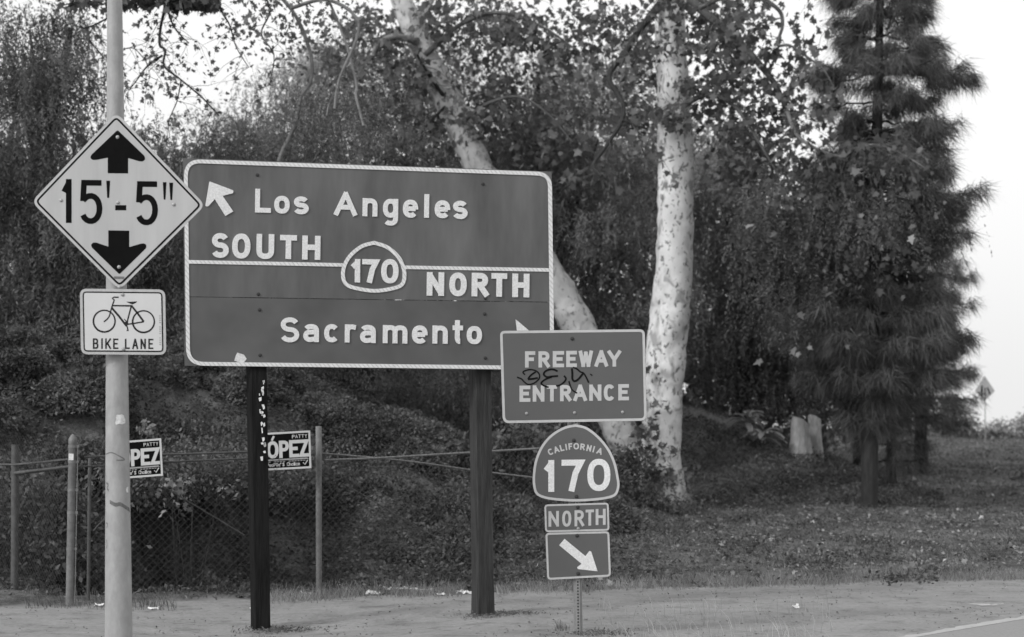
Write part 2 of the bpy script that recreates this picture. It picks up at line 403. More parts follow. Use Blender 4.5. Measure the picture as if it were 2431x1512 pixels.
# road-sign alphabet as centre lines: (points, extend start, extend end, closed)
GS = {
 'A': [([(0, 0), (.48, 1)], 1, 1, 0), ([(.52, 1), (1, 0)], 1, 1, 0), ([(.18, .32), (.82, .32)], 0, 0, 0)],
 'B': [([(0, 0), (0, 1)], 1, 1, 0), ([(0, 1), (.5, 1)] + sarc(.5, .765, .42, .235, 90, -90, 10)[1:] + [(0, .53)], 0, 0, 0), ([(0, .53), (.55, .53)] + sarc(.55, .265, .45, .265, 90, -90, 10)[1:] + [(0, 0)], 0, 0, 0)],
 'C': [(sarc(.5, .5, .5, .5, 38, 322), 0, 0, 0)], 'c': [(sarc(.5, .5, .5, .5, 42, 318), 0, 0, 0)],
 'E': [([(1, 1), (0, 1), (0, 0), (1, 0)], 1, 1, 0), ([(0, .51), (.8, .51)], 0, 1, 0)], 'F': [([(1, 1), (0, 1), (0, 0)], 1, 1, 0), ([(0, .51), (.8, .51)], 0, 1, 0)],
 'H': [([(0, 0), (0, 1)], 1, 1, 0), ([(1, 0), (1, 1)], 1, 1, 0), ([(0, .52), (1, .52)], 0, 0, 0)], 'I': [([(.5, 0), (.5, 1)], 1, 1, 0)], 'l': [([(.5, 0), (.5, 1)], 1, 1, 0)],
 'K': [([(0, 0), (0, 1)], 1, 1, 0), ([(1, 1), (.05, .36)], 1, 0, 0), ([(.32, .56), (1, 0)], 0, 1, 0)], 'L': [([(0, 1), (0, 0), (1, 0)], 1, 1, 0)],
 'N': [([(0, 0), (0, 1)], 1, 1, 0), ([(1, 0), (1, 1)], 1, 1, 0), ([(0, 1), (1, 0)], 0, 0, 0)],
 'O': [(sarc(.5, .5, .5, .5, 0, 360, 28)[:-1], 0, 0, 1)], 'o': [(sarc(.5, .5, .5, .5, 0, 360, 28)[:-1], 0, 0, 1)], '0': [(sarc(.5, .5, .5, .5, 0, 360, 28)[:-1], 0, 0, 1)],
 'P': [([(0, 0), (0, 1)], 1, 1, 0), ([(0, 1), (.45, 1)] + sarc(.45, .73, .55, .27, 90, -90, 10)[1:] + [(0, .46)], 0, 0, 0)],
 'R': [([(0, 0), (0, 1)], 1, 1, 0), ([(0, 1), (.45, 1)] + sarc(.45, .745, .5, .255, 90, -90, 10)[1:] + [(0, .49)], 0, 0, 0), ([(.45, .49), (1, 0)], 0, 1, 0)],
 'S': [(sarc(.5, .76, .47, .24, 22, 262, 16, 2.1) + sarc(.5, .26, .5, .26, 80, -158, 16, 2.1), 0, 0, 0)], 's': [(sarc(.5, .76, .46, .24, 22, 262, 16, 2.1) + sarc(.5, .26, .5, .26, 80, -158, 16, 2.1), 0, 0, 0)],
 'T': [([(0, 1), (1, 1)], 1, 1, 0), ([(.5, 1), (.5, 0)], 0, 1, 0)], 'U': [([(0, 1), (0, .3)] + sarc(.5, .3, .5, .3, 180, 360, 12)[1:] + [(1, 1)], 1, 1, 0)],
 'W': [([(0, 1), (.25, 0)], 1, 1, 0), ([(.25, 0), (.5, .92)], 1, 1, 0), ([(.5, .92), (.75, 0)], 1, 1, 0), ([(.75, 0), (1, 1)], 1, 1, 0)], 'Y': [([(0, 1), (.5, .42), (1, 1)], 1, 1, 0), ([(.5, .5), (.5, 0)], 0, 1, 0)], 'Z': [([(0, 1), (.96, 1), (.04, 0), (1, 0)], 1, 1, 0)],
 '1': [([(1, 0), (1, 1)], 1, 1, 0), ([(1, .97), (.05, .80)], 0, 1, 0)], '5': [([(.95, 1), (.09, 1), (.03, .52)], 1, 0, 0), ([(.03, .54)] + sarc(.48, .33, .52, .33, 118, -150, 16, 2.1), 0, 0, 0)],
 '7': [([(0, 1), (1, 1), (.68, .6), (.46, 0)], 1, 1, 0)],
 'a': [([(1, 0), (1, .65)] + sarc(.5, .66, .5, .34, 0, 152, 10)[1:], 1, 0, 0), ([(1, .58), (.45, .58)] + sarc(.45, .29, .45, .29, 90, 270, 10)[1:] + [(1, .09)], 0, 0, 0)],
 'e': [([(0.02, .5), (.98, .5)], 0, 0, 0), (sarc(.5, .5, .5, .5, -4, 318, 20), 0, 0, 0)], 'g': [(sarc(.5, .68, .5, .32, 0, 360, 24)[:-1], 0, 0, 1), ([(1, 1), (1, .22)] + sarc(.5, .22, .5, .22, 0, -140, 10)[1:], 1, 0, 0)],
 'm': [([(0, 0), (0, 1)], 1, 1, 0), ([(0, .6)] + sarc(.25, .68, .25, .32, 170, 0, 8) + [(.5, 0)], 0, 1, 0), ([(.5, .6)] + sarc(.75, .68, .25, .32, 170, 0, 8) + [(1, 0)], 0, 1, 0)],
 'n': [([(0, 0), (0, 1)], 1, 1, 0), ([(0, .55)] + sarc(.5, .62, .5, .38, 170, 0, 12) + [(1, 0)], 0, 1, 0)], 'r': [([(0, 0), (0, 1)], 1, 1, 0), ([(0, .5)] + sarc(.6, .58, .6, .42, 170, 72, 8), 0, 1, 0)],
 't': [([(.38, 1), (.38, .25)] + sarc(.8, .25, .42, .25, 180, 275, 8)[1:], 1, 0, 0), ([(0, .72), (.9, .72)], 1, 1, 0)],
}
def gletter(P, ch, x0, x1, y0, y1, w, m, parent, slope=0.0, lean=0.0, front=0.006, back=-0.001, rot=0.0, name='letter'):
    bm = bmesh.new(); cx, cy = (x0 + x1) / 2, (y0 + y1) / 2; h = w / 2; W_, H_2 = (x1 - x0) - w, (y1 - y0) - w
    if W_ < w * .25: W_ = 0.0; xo = cx
    else: xo = x0 + h
    for si, (pts, es, ee, closed) in enumerate(GS[ch]):
        Q = [Vector((xo + a * W_, y1 - h - b * H_2)) for a, b in pts]
        if es: Q[0] = Q[0] + (Q[0] - Q[1]).normalized() * h
        if ee: Q[-1] = Q[-1] + (Q[-1] - Q[-2]).normalized() * h
        k_ = len(Q); A_, B_ = [], []
        for i in range(k_):
            pa_ = Q[i - 1] if (i or closed) else None; pc_ = Q[(i + 1) % k_] if (i < k_ - 1 or closed) else None
            t1_ = (Q[i] - pa_).normalized() if pa_ is not None else (pc_ - Q[i]).normalized(); t2_ = (pc_ - Q[i]).normalized() if pc_ is not None else t1_
            n1_, n2_ = Vector((-t1_.y, t1_.x)), Vector((-t2_.y, t2_.x)); nn = n1_ + n2_; nn = nn / max(.55, nn.length_squared / 2)
            A_.append(Q[i] + nn * h); B_.append(Q[i] - nn * h)
        def T(p):
            x, y = p; y += slope * (x - cx); x += lean * (y1 - y)
            if rot: dx, dy = x - cx, y - cy; x = cx + dx * math.cos(rot) - dy * math.sin(rot); y = cy + dx * math.sin(rot) + dy * math.cos(rot)
            return P.hit((x, y))
        f = front + si * 0.0004
        a1, b1 = [bm.verts.new(T(p) + P.n * f) for p in A_], [bm.verts.new(T(p) + P.n * f) for p in B_]
        a2, b2 = [bm.verts.new(T(p) + P.n * back) for p in A_], [bm.verts.new(T(p) + P.n * back) for p in B_]
        for i in range(k_ if closed else k_ - 1):
            j = (i + 1) % k_
            bm.faces.new((a1[i], a1[j], b1[j], b1[i])); bm.faces.new((a1[i], a2[i], a2[j], a1[j])); bm.faces.new((b1[i], b1[j], b2[j], b2[i]))
        if not closed:
            bm.faces.new((a1[0], b1[0], b2[0], a2[0])); bm.faces.new((a1[-1], a2[-1], b2[-1], b1[-1]))
    return from_bm(name, bm, m, parent)
def word(P, cv, spec, m, parent, slope=0.0, lean=0.0, bold=12, front=0.006):
    """bold = stroke width in the units of cv"""
    sc = cv(1, 0)[0] - cv(0, 0)[0]
    for ch, a, b, t, bt in spec:
        p, q = cv(a, t), cv(b, bt); gletter(P, ch, p[0], q[0], p[1], q[1], bold * sc, m, parent, slope, lean, front)
def bolt_mesh(r, h):
    bm = bmesh.new(); prof = [(r * 1.25, 0), (r * 1.25, h * 0.3), (r, h * 0.35), (r * 0.85, h * 0.85), (r * 0.4, h)]
    rings = [[bm.verts.new((q * math.cos(2 * math.pi * k / 8), -z, q * math.sin(2 * math.pi * k / 8))) for k in range(8)] for q, z in prof]
    for a, b in zip(rings[:-1], rings[1:]):
        for k in range(8): bm.faces.new((a[k], a[(k + 1) % 8], b[(k + 1) % 8], b[k]))
    bm.faces.new(rings[-1]); bmesh.ops.recalc_face_normals(bm, faces=bm.faces)
    me = bpy.data.meshes.new('bolt'); bm.to_mesh(me); bm.free(); return me
BOLT = bolt_mesh(0.011, 0.010); BOLT.materials.append(M['bolt'])
BOLT2 = bolt_mesh(0.013, 0.012); BOLT2.materials.append(M['rust_bolt'])
def bolt(P, p, parent, me=BOLT, h=0.0):
    o = bpy.data.objects.new('bolt', me); link(o); o.parent = parent
    o.location = P.off(p, h) - root_loc(parent); o.rotation_euler = (0, 0, math.atan2(P.u.y, P.u.x)); return o

def tube_np(pts, rad, sides=8, rough=0.0, cap=True, seed=0):
    pts = [Vector(p) for p in pts]; V = []; Fq = []
    n = len(pts); prev = None
    for i, p in enumerate(pts):
        t = (pts[min(n - 1, i + 1)] - pts[max(0, i - 1)]).normalized()
        if prev is None:
            a = t.orthogonal().normalized()
        else:
            a = (prev - t * prev.dot(t)).normalized()
        prev = a; b = t.cross(a)
        for k in range(sides):
            an = 2 * math.pi * k / sides
            r = rad[i]
            d = a * math.cos(an) + b * math.sin(an)
            if rough: r *= 1 + rough * mnoise.noise((p + d * r) * 3.0 + Vector((seed, 0, 0))) + 0.5 * rough * mnoise.noise((p + d * r) * 9.0)
            V.append(p + d * r)
    for i in range(n - 1):
        for k in range(sides):
            k2 = (k + 1) % sides; Fq.append((i * sides + k, i * sides + k2, (i + 1) * sides + k2, (i + 1) * sides + k))
    return V, Fq
def tubes(name, lst, m, parent, sides=8, rough=0.0, smooth=True):
    VV = []; FF = []
    for q, (pts, rad) in enumerate(lst):
        V, Fq = tube_np(pts, rad, sides, rough, seed=q * 3.1); o = len(VV); VV += V; FF += [tuple(i + o for i in f) for f in Fq]
    return from_np(name, np.array([tuple(v) for v in VV]), np.array(FF), m, parent, smooth)
def tube(name, pts, rad, m, parent, sides=10, rough=0.0):
    return tubes(name, [(pts, rad)], m, parent, sides, rough)
def lin(a, b, n): return [a + (b - a) * i / (n - 1) for i in range(n)]

# ------------------------------------------------------------------ light pole with two signs
YP = 14.55
pb = at(283, 1512, YP); pb.z = gz(pb.x, YP)
pt = at(273.5, 0, YP); topz = 8.6
ax = (pt - at(283, 1500, YP)); ax = ax / ax.z
base = Vector((at(283, 1500, YP).x, YP, 0)) + ax * (pb.z - at(283, 1500, YP).z)
pole = thing('light_pole', 'tall round galvanised metal pole carrying the diamond clearance sign', 'pole', (base.x, base.y, base.z))
pp = [base + ax * z for z in np.linspace(-0.1, topz, 24)]
pr = [0.104 - 0.0095 * z for z in np.linspace(0, topz, 24)]
shaft = tube('shaft', pp, pr, M['pole'], pole, 40)
def pole_patch(name, px, py, w, h, m, seed, jag=0.3):
    """a thin patch wrapped on the shaft, irregular outline"""
    c = at(px, py, YP); z = c.z; cx = (base + ax * (z - base.z)); r = 0.104 - 0.0095 * (z - base.z) + 0.0015
    ang0 = math.asin(max(-0.95, min(0.95, (c.x - cx.x) / r))); hw = w / 325 / 2; hh = h / 325 / 2
    bm = bmesh.new(); rr = random.Random(seed); n = 14; ring_ = []
    cen = bm.verts.new((cx.x + r * math.sin(ang0), cx.y - r * math.cos(ang0), z))
    for k in range(n):
        an = 2 * math.pi * k / n; q = 1 - jag * rr.random()
        sx = max(-1, min(1, math.cos(an) * 1.3)) * q; sz = max(-1, min(1, math.sin(an) * 1.3)) * q
        a2 = ang0 + sx * hw / r; zz = z + sz * hh
        ring_.append(bm.verts.new((cx.x + r * math.sin(a2), cx.y - r * math.cos(a2), zz)))
    for k in range(n): bm.faces.new((cen, ring_[k], ring_[(k + 1) % n]))
    return from_bm(name, bm, m, pole)
pole_patch('sticker', 291, 996, 26, 26, M['sticker'], 1); pole_patch('sticker', 305, 1162, 9, 14, M['sticker'], 2)
def wrap_scrawl(pts, w, m=M['stain'], name='scrawl'):
    bm = bmesh.new(); prev = None
    for px, py in spath(pts, 4):
        c = at(px, py, YP); z = c.z; cx = (base + ax * (z - base.z)); r = 0.104 - 0.0095 * (z - base.z) + 0.0012
        a = math.asin(max(-0.97, min(0.97, (c.x - cx.x) / r)))
        q = [bm.verts.new((cx.x + r * math.sin(a), cx.y - r * math.cos(a), z + s * w / 325 / 2)) for s in (-1, 1)]
        if prev: bm.faces.new((prev[0], q[0], q[1], prev[1]))
        prev = q
    return from_bm(name, bm, m, pole)
wrap_scrawl([(266, 1190), (280, 1197), (292, 1196), (312, 1212)], 9)
wrap_scrawl([(256, 1146), (262, 1150), (258, 1158), (263, 1164)], 5)
wrap_scrawl([(254, 1078), (270, 1074), (288, 1082), (300, 1091), (282, 1092)], 2.4)
wrap_scrawl([(255, 1280), (259, 1290), (256, 1300)], 3); wrap_scrawl([(256, 1240), (260, 1244), (257, 1252)], 3)

# diamond sign
cv = conv(0, 221.5, 0.4396)
PD = Plane(281, 480, YP - 0.125, R(-3))
dm = thing('clearance_sign', 'diamond clearance sign reading 15 feet 5 inches between two arrows on the metal pole', 'sign', tuple(PD.hit((281, 690))))
out = round_poly([cv(628, 104), cv(1108, 604), cv(645, 1062), cv(170, 585)], [19, 19, 19, 19])
slab('plate', PD, out, M['edge_metal'], dm, 0.0, -0.004)
o2 = inset(out, 6.2); o3 = inset(out, 10.6)
ring('border', PD, o2, o3, M['black'], dm, 0.0016, -0.0005)
slab('face', PD, inset(out, 10.6), M['diamond'], dm, 0.0013, -0.0005)
up = [cv(*p) for p in [(635, 198), (780, 338), (785, 356), (772, 368), (755, 368), (692, 350), (692, 433), (582, 432), (582, 348), (520, 360), (500, 360), (488, 350), (492, 334)]]
slab('arrow', PD, round_poly(up, [4, 3, 2, 2, 2, 1, 1, 1, 1, 2, 2, 2, 3], 3), M['black'], dm, 0.0022, 0.0008)
dn = [cv(*p) for p in [(645, 978), (790, 835), (790, 818), (778, 810), (760, 812), (698, 830), (698, 742), (585, 740), (585, 828), (520, 806), (502, 806), (492, 818), (495, 832)]]
slab('arrow', PD, round_poly(dn, [4, 3, 2, 2, 2, 1, 1, 1, 1, 2, 2, 2, 3], 3), M['black'], dm, 0.0022, 0.0008)
word(PD, cv, [('1', 337, 387, 463, 700), ('5', 430, 553, 468, 706), ('5', 732, 853, 475, 713)], M['black'], dm, 0.01, bold=31, front=0.0022)
for q in ([(574, 472), (595, 472), (590, 565), (579, 565)], [(879, 480), (899, 480), (894, 574), (884, 574)], [(914, 483), (935, 483), (930, 576), (920, 576)]):
    slab('tick_mark', PD, [cv(*p) for p in q], M['black'], dm, 0.0022, 0.0008)
slab('dash', PD, [cv(*p) for p in [(622, 604), (682, 604), (682, 632), (622, 632)]], M['black'], dm, 0.0022, 0.0008)
slab('maker_mark', PD, [cv(*p) for p in [(615, 988), (672, 990), (672, 1004), (615, 1002)]], M['stain'], dm, 0.0020, 0.0008)
for p in [(635, 237), (330, 578), (637, 590), (938, 600), (643, 938), (645, 1046)]: bolt(PD, cv(*p), dm, BOLT, 0.001)

# bike lane sign
cv = conv(177.2, 670.8, 0.12139)
PB = Plane(291, 765, YP - 0.128, R(1.5))
bs = thing('bike_lane_sign', 'white rectangular BIKE LANE sign with bicycle symbol, below the diamond on the metal pole', 'sign', tuple(PB.hit((291, 842))))
out = round_poly([cv(100, 118), cv(1768, 135), cv(1790, 1412), cv(123, 1402)], 17)
slab('plate', PB, out, M['edge_metal'], bs, 0.0, -0.004)
i1 = inset(out, 6.5); i2 = inset(out, 9.6)
ring('border', PB, i1, i2, M['black'], bs, 0.0016, -0.0005)
slab('face', PB, i2, M['white_face'], bs, 0.0013, -0.0005)
def circ(cx, cy, r, n=40, a0=0, a1=360): return [(cx + r * math.cos(R(a0 + (a1 - a0) * i / n)), cy + r * math.sin(R(a0 + (a1 - a0) * i / n))) for i in range(n)]
k = 0.12139
bic = bpy.data.objects.new('bicycle_symbol', None); link(bic); bic.parent = bs; bic.location = (0, 0, 0)
def bst(name, pts, w): return stroke(name, PB, [cv(*p) for p in pts], w * k if not isinstance(w, list) else [q * k for q in w], M['dark_ink'], bic, 0.0022, 0.0008)
for c in ((578, 755), (1345, 765)):
    a = circ(*cv(*c), 228 * k); b = circ(*cv(c[0] + 2, c[1] - 4), 196 * k); ring('wheel', PB, a, b, M['dark_ink'], bic, 0.0022, 0.0008)
bst('frame', [(735, 450), (1130, 455)], 30); bst('frame', [(1105, 445), (1230, 600), (1352, 765)], 38); bst('frame', [(1352, 765), (1180, 795), (1000, 820)], 28)
bst('frame', [(722, 490), (860, 650), (1015, 850)], 40); bst('frame', [(1105, 470), (1060, 640), (1020, 800)], 28)
bst('fork', spath([(775, 340), (740, 440), (705, 560), (680, 650), (640, 710), (572, 768)]), 26)
bst('handlebar', [(778, 345), (735, 305), (768, 285), (862, 288)], 26)
slab('saddle', PB, [cv(*p) for p in [(1010, 372), (1080, 376), (1225, 366), (1195, 398), (1130, 425), (1065, 405)]], M['dark_ink'], bic, 0.0022, 0.0008)
slab('crank', PB, circ(*cv(1010, 800), 40 * k, 16), M['dark_ink'], bic, 0.0024, 0.0008)
bst('crank', [(1015, 820), (1045, 935)], 24); bst('crank', [(1015, 938), (1058, 936)], 18); bst('crank', [(968, 712), (1012, 760)], 18)
word(PB, cv, [('B', 356, 465, 1090, 1296), ('I', 519, 551, 1090, 1296), ('K', 597, 712, 1090, 1297), ('E', 752, 855, 1094, 1298), ('L', 982, 1078, 1100, 1298),
              ('A', 1125, 1242, 1098, 1300), ('N', 1287, 1393, 1098, 1300), ('E', 1440, 1540, 1098, 1300)], M['dark_ink'], bs, 0.01, bold=31, front=0.0022)
bolt(PB, cv(937, 235), bs, BOLT, 0.001); bolt(PB, cv(955, 1298), bs, BOLT, 0.001)
for i in range(15):
    y = 640 + i * 43; slab('fine_print', PB, [cv(1652 + i * .4, y), cv(1682 + i * .4, y), cv(1682 + i * .4, y + 22), cv(1652 + i * .4, y + 22)], M['paper_grey'], bs, 0.0020, 0.0008) if i % 5 != 4 else None

# ------------------------------------------------------------------ big guide sign on two wooden posts
cv = conv(405, 348, 0.3905)
YL, YR = 18.03, 18.80
pl, prr = at(437, 620, YL), at(1310, 620, YR)
yaw = math.atan2(YR - YL, prr.x - pl.x)
PG = Plane(437, 620, YL, yaw)
gx, gy = at(622, 1500, 18.22).x, 18.22
gs = thing('guide_sign', 'large freeway guide sign for Los Angeles and Sacramento on two dark wooden posts', 'sign', (gx, gy, gz(gx, gy)))
seamL, seamR = (437, 704.5), (1313, 717.5)
slab('sign_panel', PG, [(434, 375), (1309, 407.5), (1312.5, 716.5), (437.5, 703.5)], M['panel'], gs, 0.0, -0.004)
slab('sign_panel', PG, [(437.5, 705), (1312.5, 718), (1314, 880), (438, 868)], M['panel_low'], gs, 0.0, -0.004)
ob = round_poly([(436, 377.5), (1309, 409), (1315, 878), (442, 867.5)], [42, 36, 40, 42], 10)
ib = inset(ob, 9.0)
ring('border', PG, ob, ib, M['rope'], gs, 0.008, -0.001)
def gstroke(a, b, w=8.4): return stroke('divider', PG, [a, b], w, M['rope'], gs, 0.0075, -0.001)
gstroke((444.5, 621.5), (813, 629)); gstroke((959, 634.5), (1305.5, 641))
sh = spath([cv(*p) for p in [(1235, 585), (1315, 612), (1380, 668), (1412, 730), (1420, 790), (1405, 838), (1350, 862), (1240, 877), (1130, 862), (1068, 838), (1047, 790), (1055, 725), (1092, 662), (1160, 607), (1235, 585)]], 5)[:-1]
ring('shield_outline', PG, inset(sh, -4.4), inset(sh, 4.4), M['rope'], gs, 0.0085, -0.001)
wl = M['white_letter']
word(PG, cv, [('L', 512, 608, 258, 402), ('o', 628, 722, 300, 408), ('s', 745, 838, 304, 412)], wl, gs, 0.03, 0.015, 29, 0.010)
word(PG, cv, [('A', 993, 1130, 278, 420), ('n', 1165, 1255, 315, 425), ('g', 1288, 1380, 318, 481), ('e', 1410, 1502, 323, 433), ('l', 1535, 1573, 290, 433), ('e', 1603, 1697, 327, 436), ('s', 1712, 1803, 330, 441)], wl, gs, 0.03, 0.015, 29, 0.010)
word(PG, cv, [('S', 247, 352, 526, 677), ('O', 372, 483, 529, 681), ('U', 520, 627, 532, 684), ('T', 663, 765, 538, 684), ('H', 798, 908, 542, 688)], wl, gs, 0.025, 0.015, 33, 0.010)
word(PG, cv, [('N', 1555, 1660, 764, 907), ('O', 1692, 1797, 766, 910), ('R', 1828, 1930, 768, 911), ('T', 1948, 2042, 770, 913), ('H', 2075, 2178, 773, 916)], wl, gs, 0.018, 0.012, 34, 0.010)
word(PG, cv, [('1', 1098, 1150, 684, 826), ('7', 1162, 1262, 685, 829), ('0', 1278, 1383, 684, 832)], wl, gs, 0.02, 0.012, 32, 0.010)
word(PG, cv, [('S', 665, 780, 1038, 1190), ('a', 805, 900, 1079, 1188), ('c', 932, 1023, 1079, 1190), ('r', 1057, 1132, 1081, 1191), ('a', 1150, 1245, 1084, 1194), ('m', 1288, 1437, 1086, 1196), ('e', 1465, 1560, 1087, 1198),
              ('n', 1590, 1682, 1088, 1198), ('t', 1712, 1778, 1055, 1200), ('o', 1798, 1890, 1091, 1201)], wl, gs, 0.018, 0.012, 29, 0.010)
ar = [cv(*p) for p in [(235, 212), (383, 268), (378, 284), (315, 300), (380, 395), (332, 422), (268, 320), (226, 366), (210, 362)]]
slab('arrow', PG, round_poly(ar, [2, 3, 2, 1, 1, 1, 1, 3, 2], 2), wl, gs, 0.010, -0.001)
ar = [cv(*p) for p in [(2096, 1052), (2110, 1062), (2172, 1115), (2240, 1170), (2215, 1190), (2180, 1192), (2245, 1260), (2215, 1285), (2150, 1215), (2140, 1250), (2120, 1240), (2104, 1120)]]
slab('arrow', PG, ar, wl, gs, 0.010, -0.001)
for p in [(527, 173), (1898, 228), (533, 897), (1912, 922), (540, 992), (1908, 1017), (543, 1268), (1912, 1285)]: bolt(PG, cv(*p), gs, BOLT2, 0.0)
slab('sticker', PG, [cv(*p) for p in [(405, 1252), (445, 1265), (462, 1290), (445, 1312), (412, 1310), (387, 1300), (395, 1272)]], M['sticker'], gs, 0.0015, -0.001)
def wood_post(xt0, xt1, xb0, xb1, yb, Yc, m, chips=False, flare=0.0):
    bm = bmesh.new(); n = 22; rows = []
    d = 0.10
    for i in range(n + 1):
        t = i / n; py = 400 + (yb - 400) * t
        k2 = (py - 880) / (yb - 880)
        x0 = xt0 + (xb0 - xt0) * k2; x1 = xt1 + (xb1 - xt1) * k2
        a = at(x0, py, Yc); b = at(x1, py, Yc)
        if i == n: a.z -= 0.12; b.z -= 0.12
        w = b - a; dv = Vector((-math.sin(yaw), math.cos(yaw), 0)); uu = Vector((math.cos(yaw), math.sin(yaw), 0)) * w.length
        # front face parallel to the sign, side face visible on the left
        f = flare * max(0, (t - 0.93) / 0.07) * 0.012
        c = 0.012
        j = lambda: 0.0015 * (random.random() - 0.5)
        p00 = a + Vector((-f, 0, 0)); u1 = uu * ((w.length * 0.80) / w.length) / 1.0
        pts = [p00 + uu * 0.24, p00 + uu * 1.0, p00 + uu * 1.0 + dv * 0.16, p00 + dv * 0.16 + uu * 0.0]
        pts = [a + uu * 0.22 + uu * 0.03, a + uu * 0.97, a + uu * 1.0 + dv * 0.03, a + uu * 1.0 + dv * 0.20, a + dv * 0.20 + uu * 0.10, a + dv * 0.02 + uu * 0.18]
        rows.append([bm.verts.new(p + Vector((j() + (f if q in (1, 2, 3) else -f), j(), 0))) for q, p in enumerate(pts)])
    k3 = len(rows[0])
    for r0, r1 in zip(rows[:-1], rows[1:]):
        for q in range(k3): bm.faces.new((r0[q], r0[(q + 1) % k3], r1[(q + 1) % k3], r1[q]))
    bm.faces.new(rows[0]); bm.faces.new(list(reversed(rows[-1])))
    return from_bm('post', bm, m, gs)
wood_post(584, 634, 596, 643, 1500, 18.18, M['wood_dark'])
wood_post(1118, 1168, 1126, 1175, 1465, 18.72, M['wood_brown'], flare=1.0)
# pale flakes of old posters stapled to the left post
rr = random.Random(5)
for i in range(26):
    py = 890 + 235 * rr.random() ** 0.9; px = 613 + 12 * rr.random() + (py - 890) * 0.015
    if 1040 < py < 1085 and i % 2: px = 617 + rr.random() * 12
    c = at(px, py, 18.18 + 0.02); w, h = rr.uniform(.004, .013), rr.uniform(.006, .022)
    slab_w('paper_flake', [c + Vector((-w, 0, h * rr.uniform(.3, 1))), c + Vector((w * rr.uniform(.2, 1), 0, h)), c + Vector((w, 0, -h * rr.uniform(.2, 1))), c + Vector((-w * .3, 0, -h))], PG.n, 0.030, 0.0, M['sticker'], gs)

# ------------------------------------------------------------------ freeway entrance assembly on a perforated post
cv = conv(1139.1, 746.7, 0.50627)
YF = 16.7
grp = None
pa, pb_ = at(1364, 800, YF + 0.035), at(1372.5, 1506, YF + 0.035)
pb_.z = gz(pb_.x, pb_.y)
fp = thing('sign_post', 'perforated steel post standing in the dirt under the freeway entrance signs', 'post', tuple(pb_))
axis_p = (pa - pb_)
def post_pt(t, dx, dy): return pb_ + axis_p * t + Vector((dx, dy, 0))
bm = bmesh.new(); rows = []
prof = [(-0.036, 0.012), (-0.036, -0.004), (-0.020, -0.004), (-0.016, -0.022), (0.016, -0.022), (0.020, -0.004), (0.036, -0.004), (0.036, 0.012)]
for t in np.linspace(-0.05, 1.0, 12): rows.append([bm.verts.new(post_pt(t, dx, dy)) for dx, dy in prof])
for r0, r1 in zip(rows[:-1], rows[1:]):
    for q in range(8): bm.faces.new((r0[q], r0[(q + 1) % 8], r1[(q + 1) % 8], r1[q]))
bm.faces.new(rows[0]); bm.faces.new(list(reversed(rows[-1])))
from_bm('channel', bm, M['post'], fp)
hm = None
Lz = axis_p.length; nh = int(Lz / 0.0254)
for i in range(nh):
    t = i / nh
    z = (pb_ + axis_p * t).z; py_ = 1050 - (z - 1.6) * 283
    if py_ < 1372 and not (998 < py_ < 1012 or 1184 < py_ < 1194): continue
    if hm is None:
        b2 = bmesh.new(); vs = [b2.verts.new((0.0085 * math.cos(2 * math.pi * q / 10), -0.0006, 0.0075 * math.sin(2 * math.pi * q / 10))) for q in range(10)]
        ws = [b2.verts.new((v.co.x, 0.002, v.co.z)) for v in vs]; b2.faces.new(vs); b2.faces.new(list(reversed(ws)))
        for q in range(10): b2.faces.new((vs[q], ws[q], ws[(q + 1) % 10], vs[(q + 1) % 10]))
        hm = bpy.data.meshes.new('bolt_hole'); b2.to_mesh(hm); b2.free(); hm.materials.append(M['hole'])
    o = bpy.data.objects.new('bolt_hole', hm); link(o); o.parent = fp; o.location = post_pt(t, 0.0, -0.0222) - pb_

PF = Plane(1360, 890, YF, R(2.0))
fs = thing('freeway_entrance_sign', 'rectangular FREEWAY ENTRANCE sign with marker scrawl, top of the perforated post', 'sign', tuple(PF.hit((1362, 1000))))
out = round_poly([cv(93, 76), cv(773, 68), cv(782, 498), cv(106, 510)], [12, 14, 16, 17])
slab('plate', PF, out, M['freeway'], fs, 0.0, -0.004)
ring('border', PF, inset(out, 0.3), inset(out, 6.3), M['white_border'], fs, 0.0016, -0.0005)
wb = M['white_border']
word(PF, cv, [('F', 211, 259, 172, 248), ('R', 274, 327, 172, 248), ('E', 341, 394, 171, 247), ('E', 404, 454, 170, 246), ('W', 463, 529, 169, 245), ('A', 537, 600, 168, 244), ('Y', 598, 661, 168, 244)], wb, fs, -0.008, bold=17, front=0.0022)
word(PF, cv, [('E', 185, 236, 333, 409), ('N', 247, 302, 332, 408), ('T', 313, 361, 331, 407), ('R', 375, 428, 330, 406), ('A', 438, 501, 329, 405), ('N', 512, 569, 328, 404), ('C', 580, 633, 327, 404), ('E', 648, 698, 326, 402)], wb, fs, -0.008, bold=17, front=0.0022)
for p in [(218, 463), (443, 460), (668, 457)]: bolt(PF, cv(*p), fs, BOLT, 0.0)
bolt(PF, cv(432, 113), fs, BOLT2, 0.0)
c2 = conv(1850 / 1.5802, 1350 / 1.5802, 450 / 2431 / 1.5802)
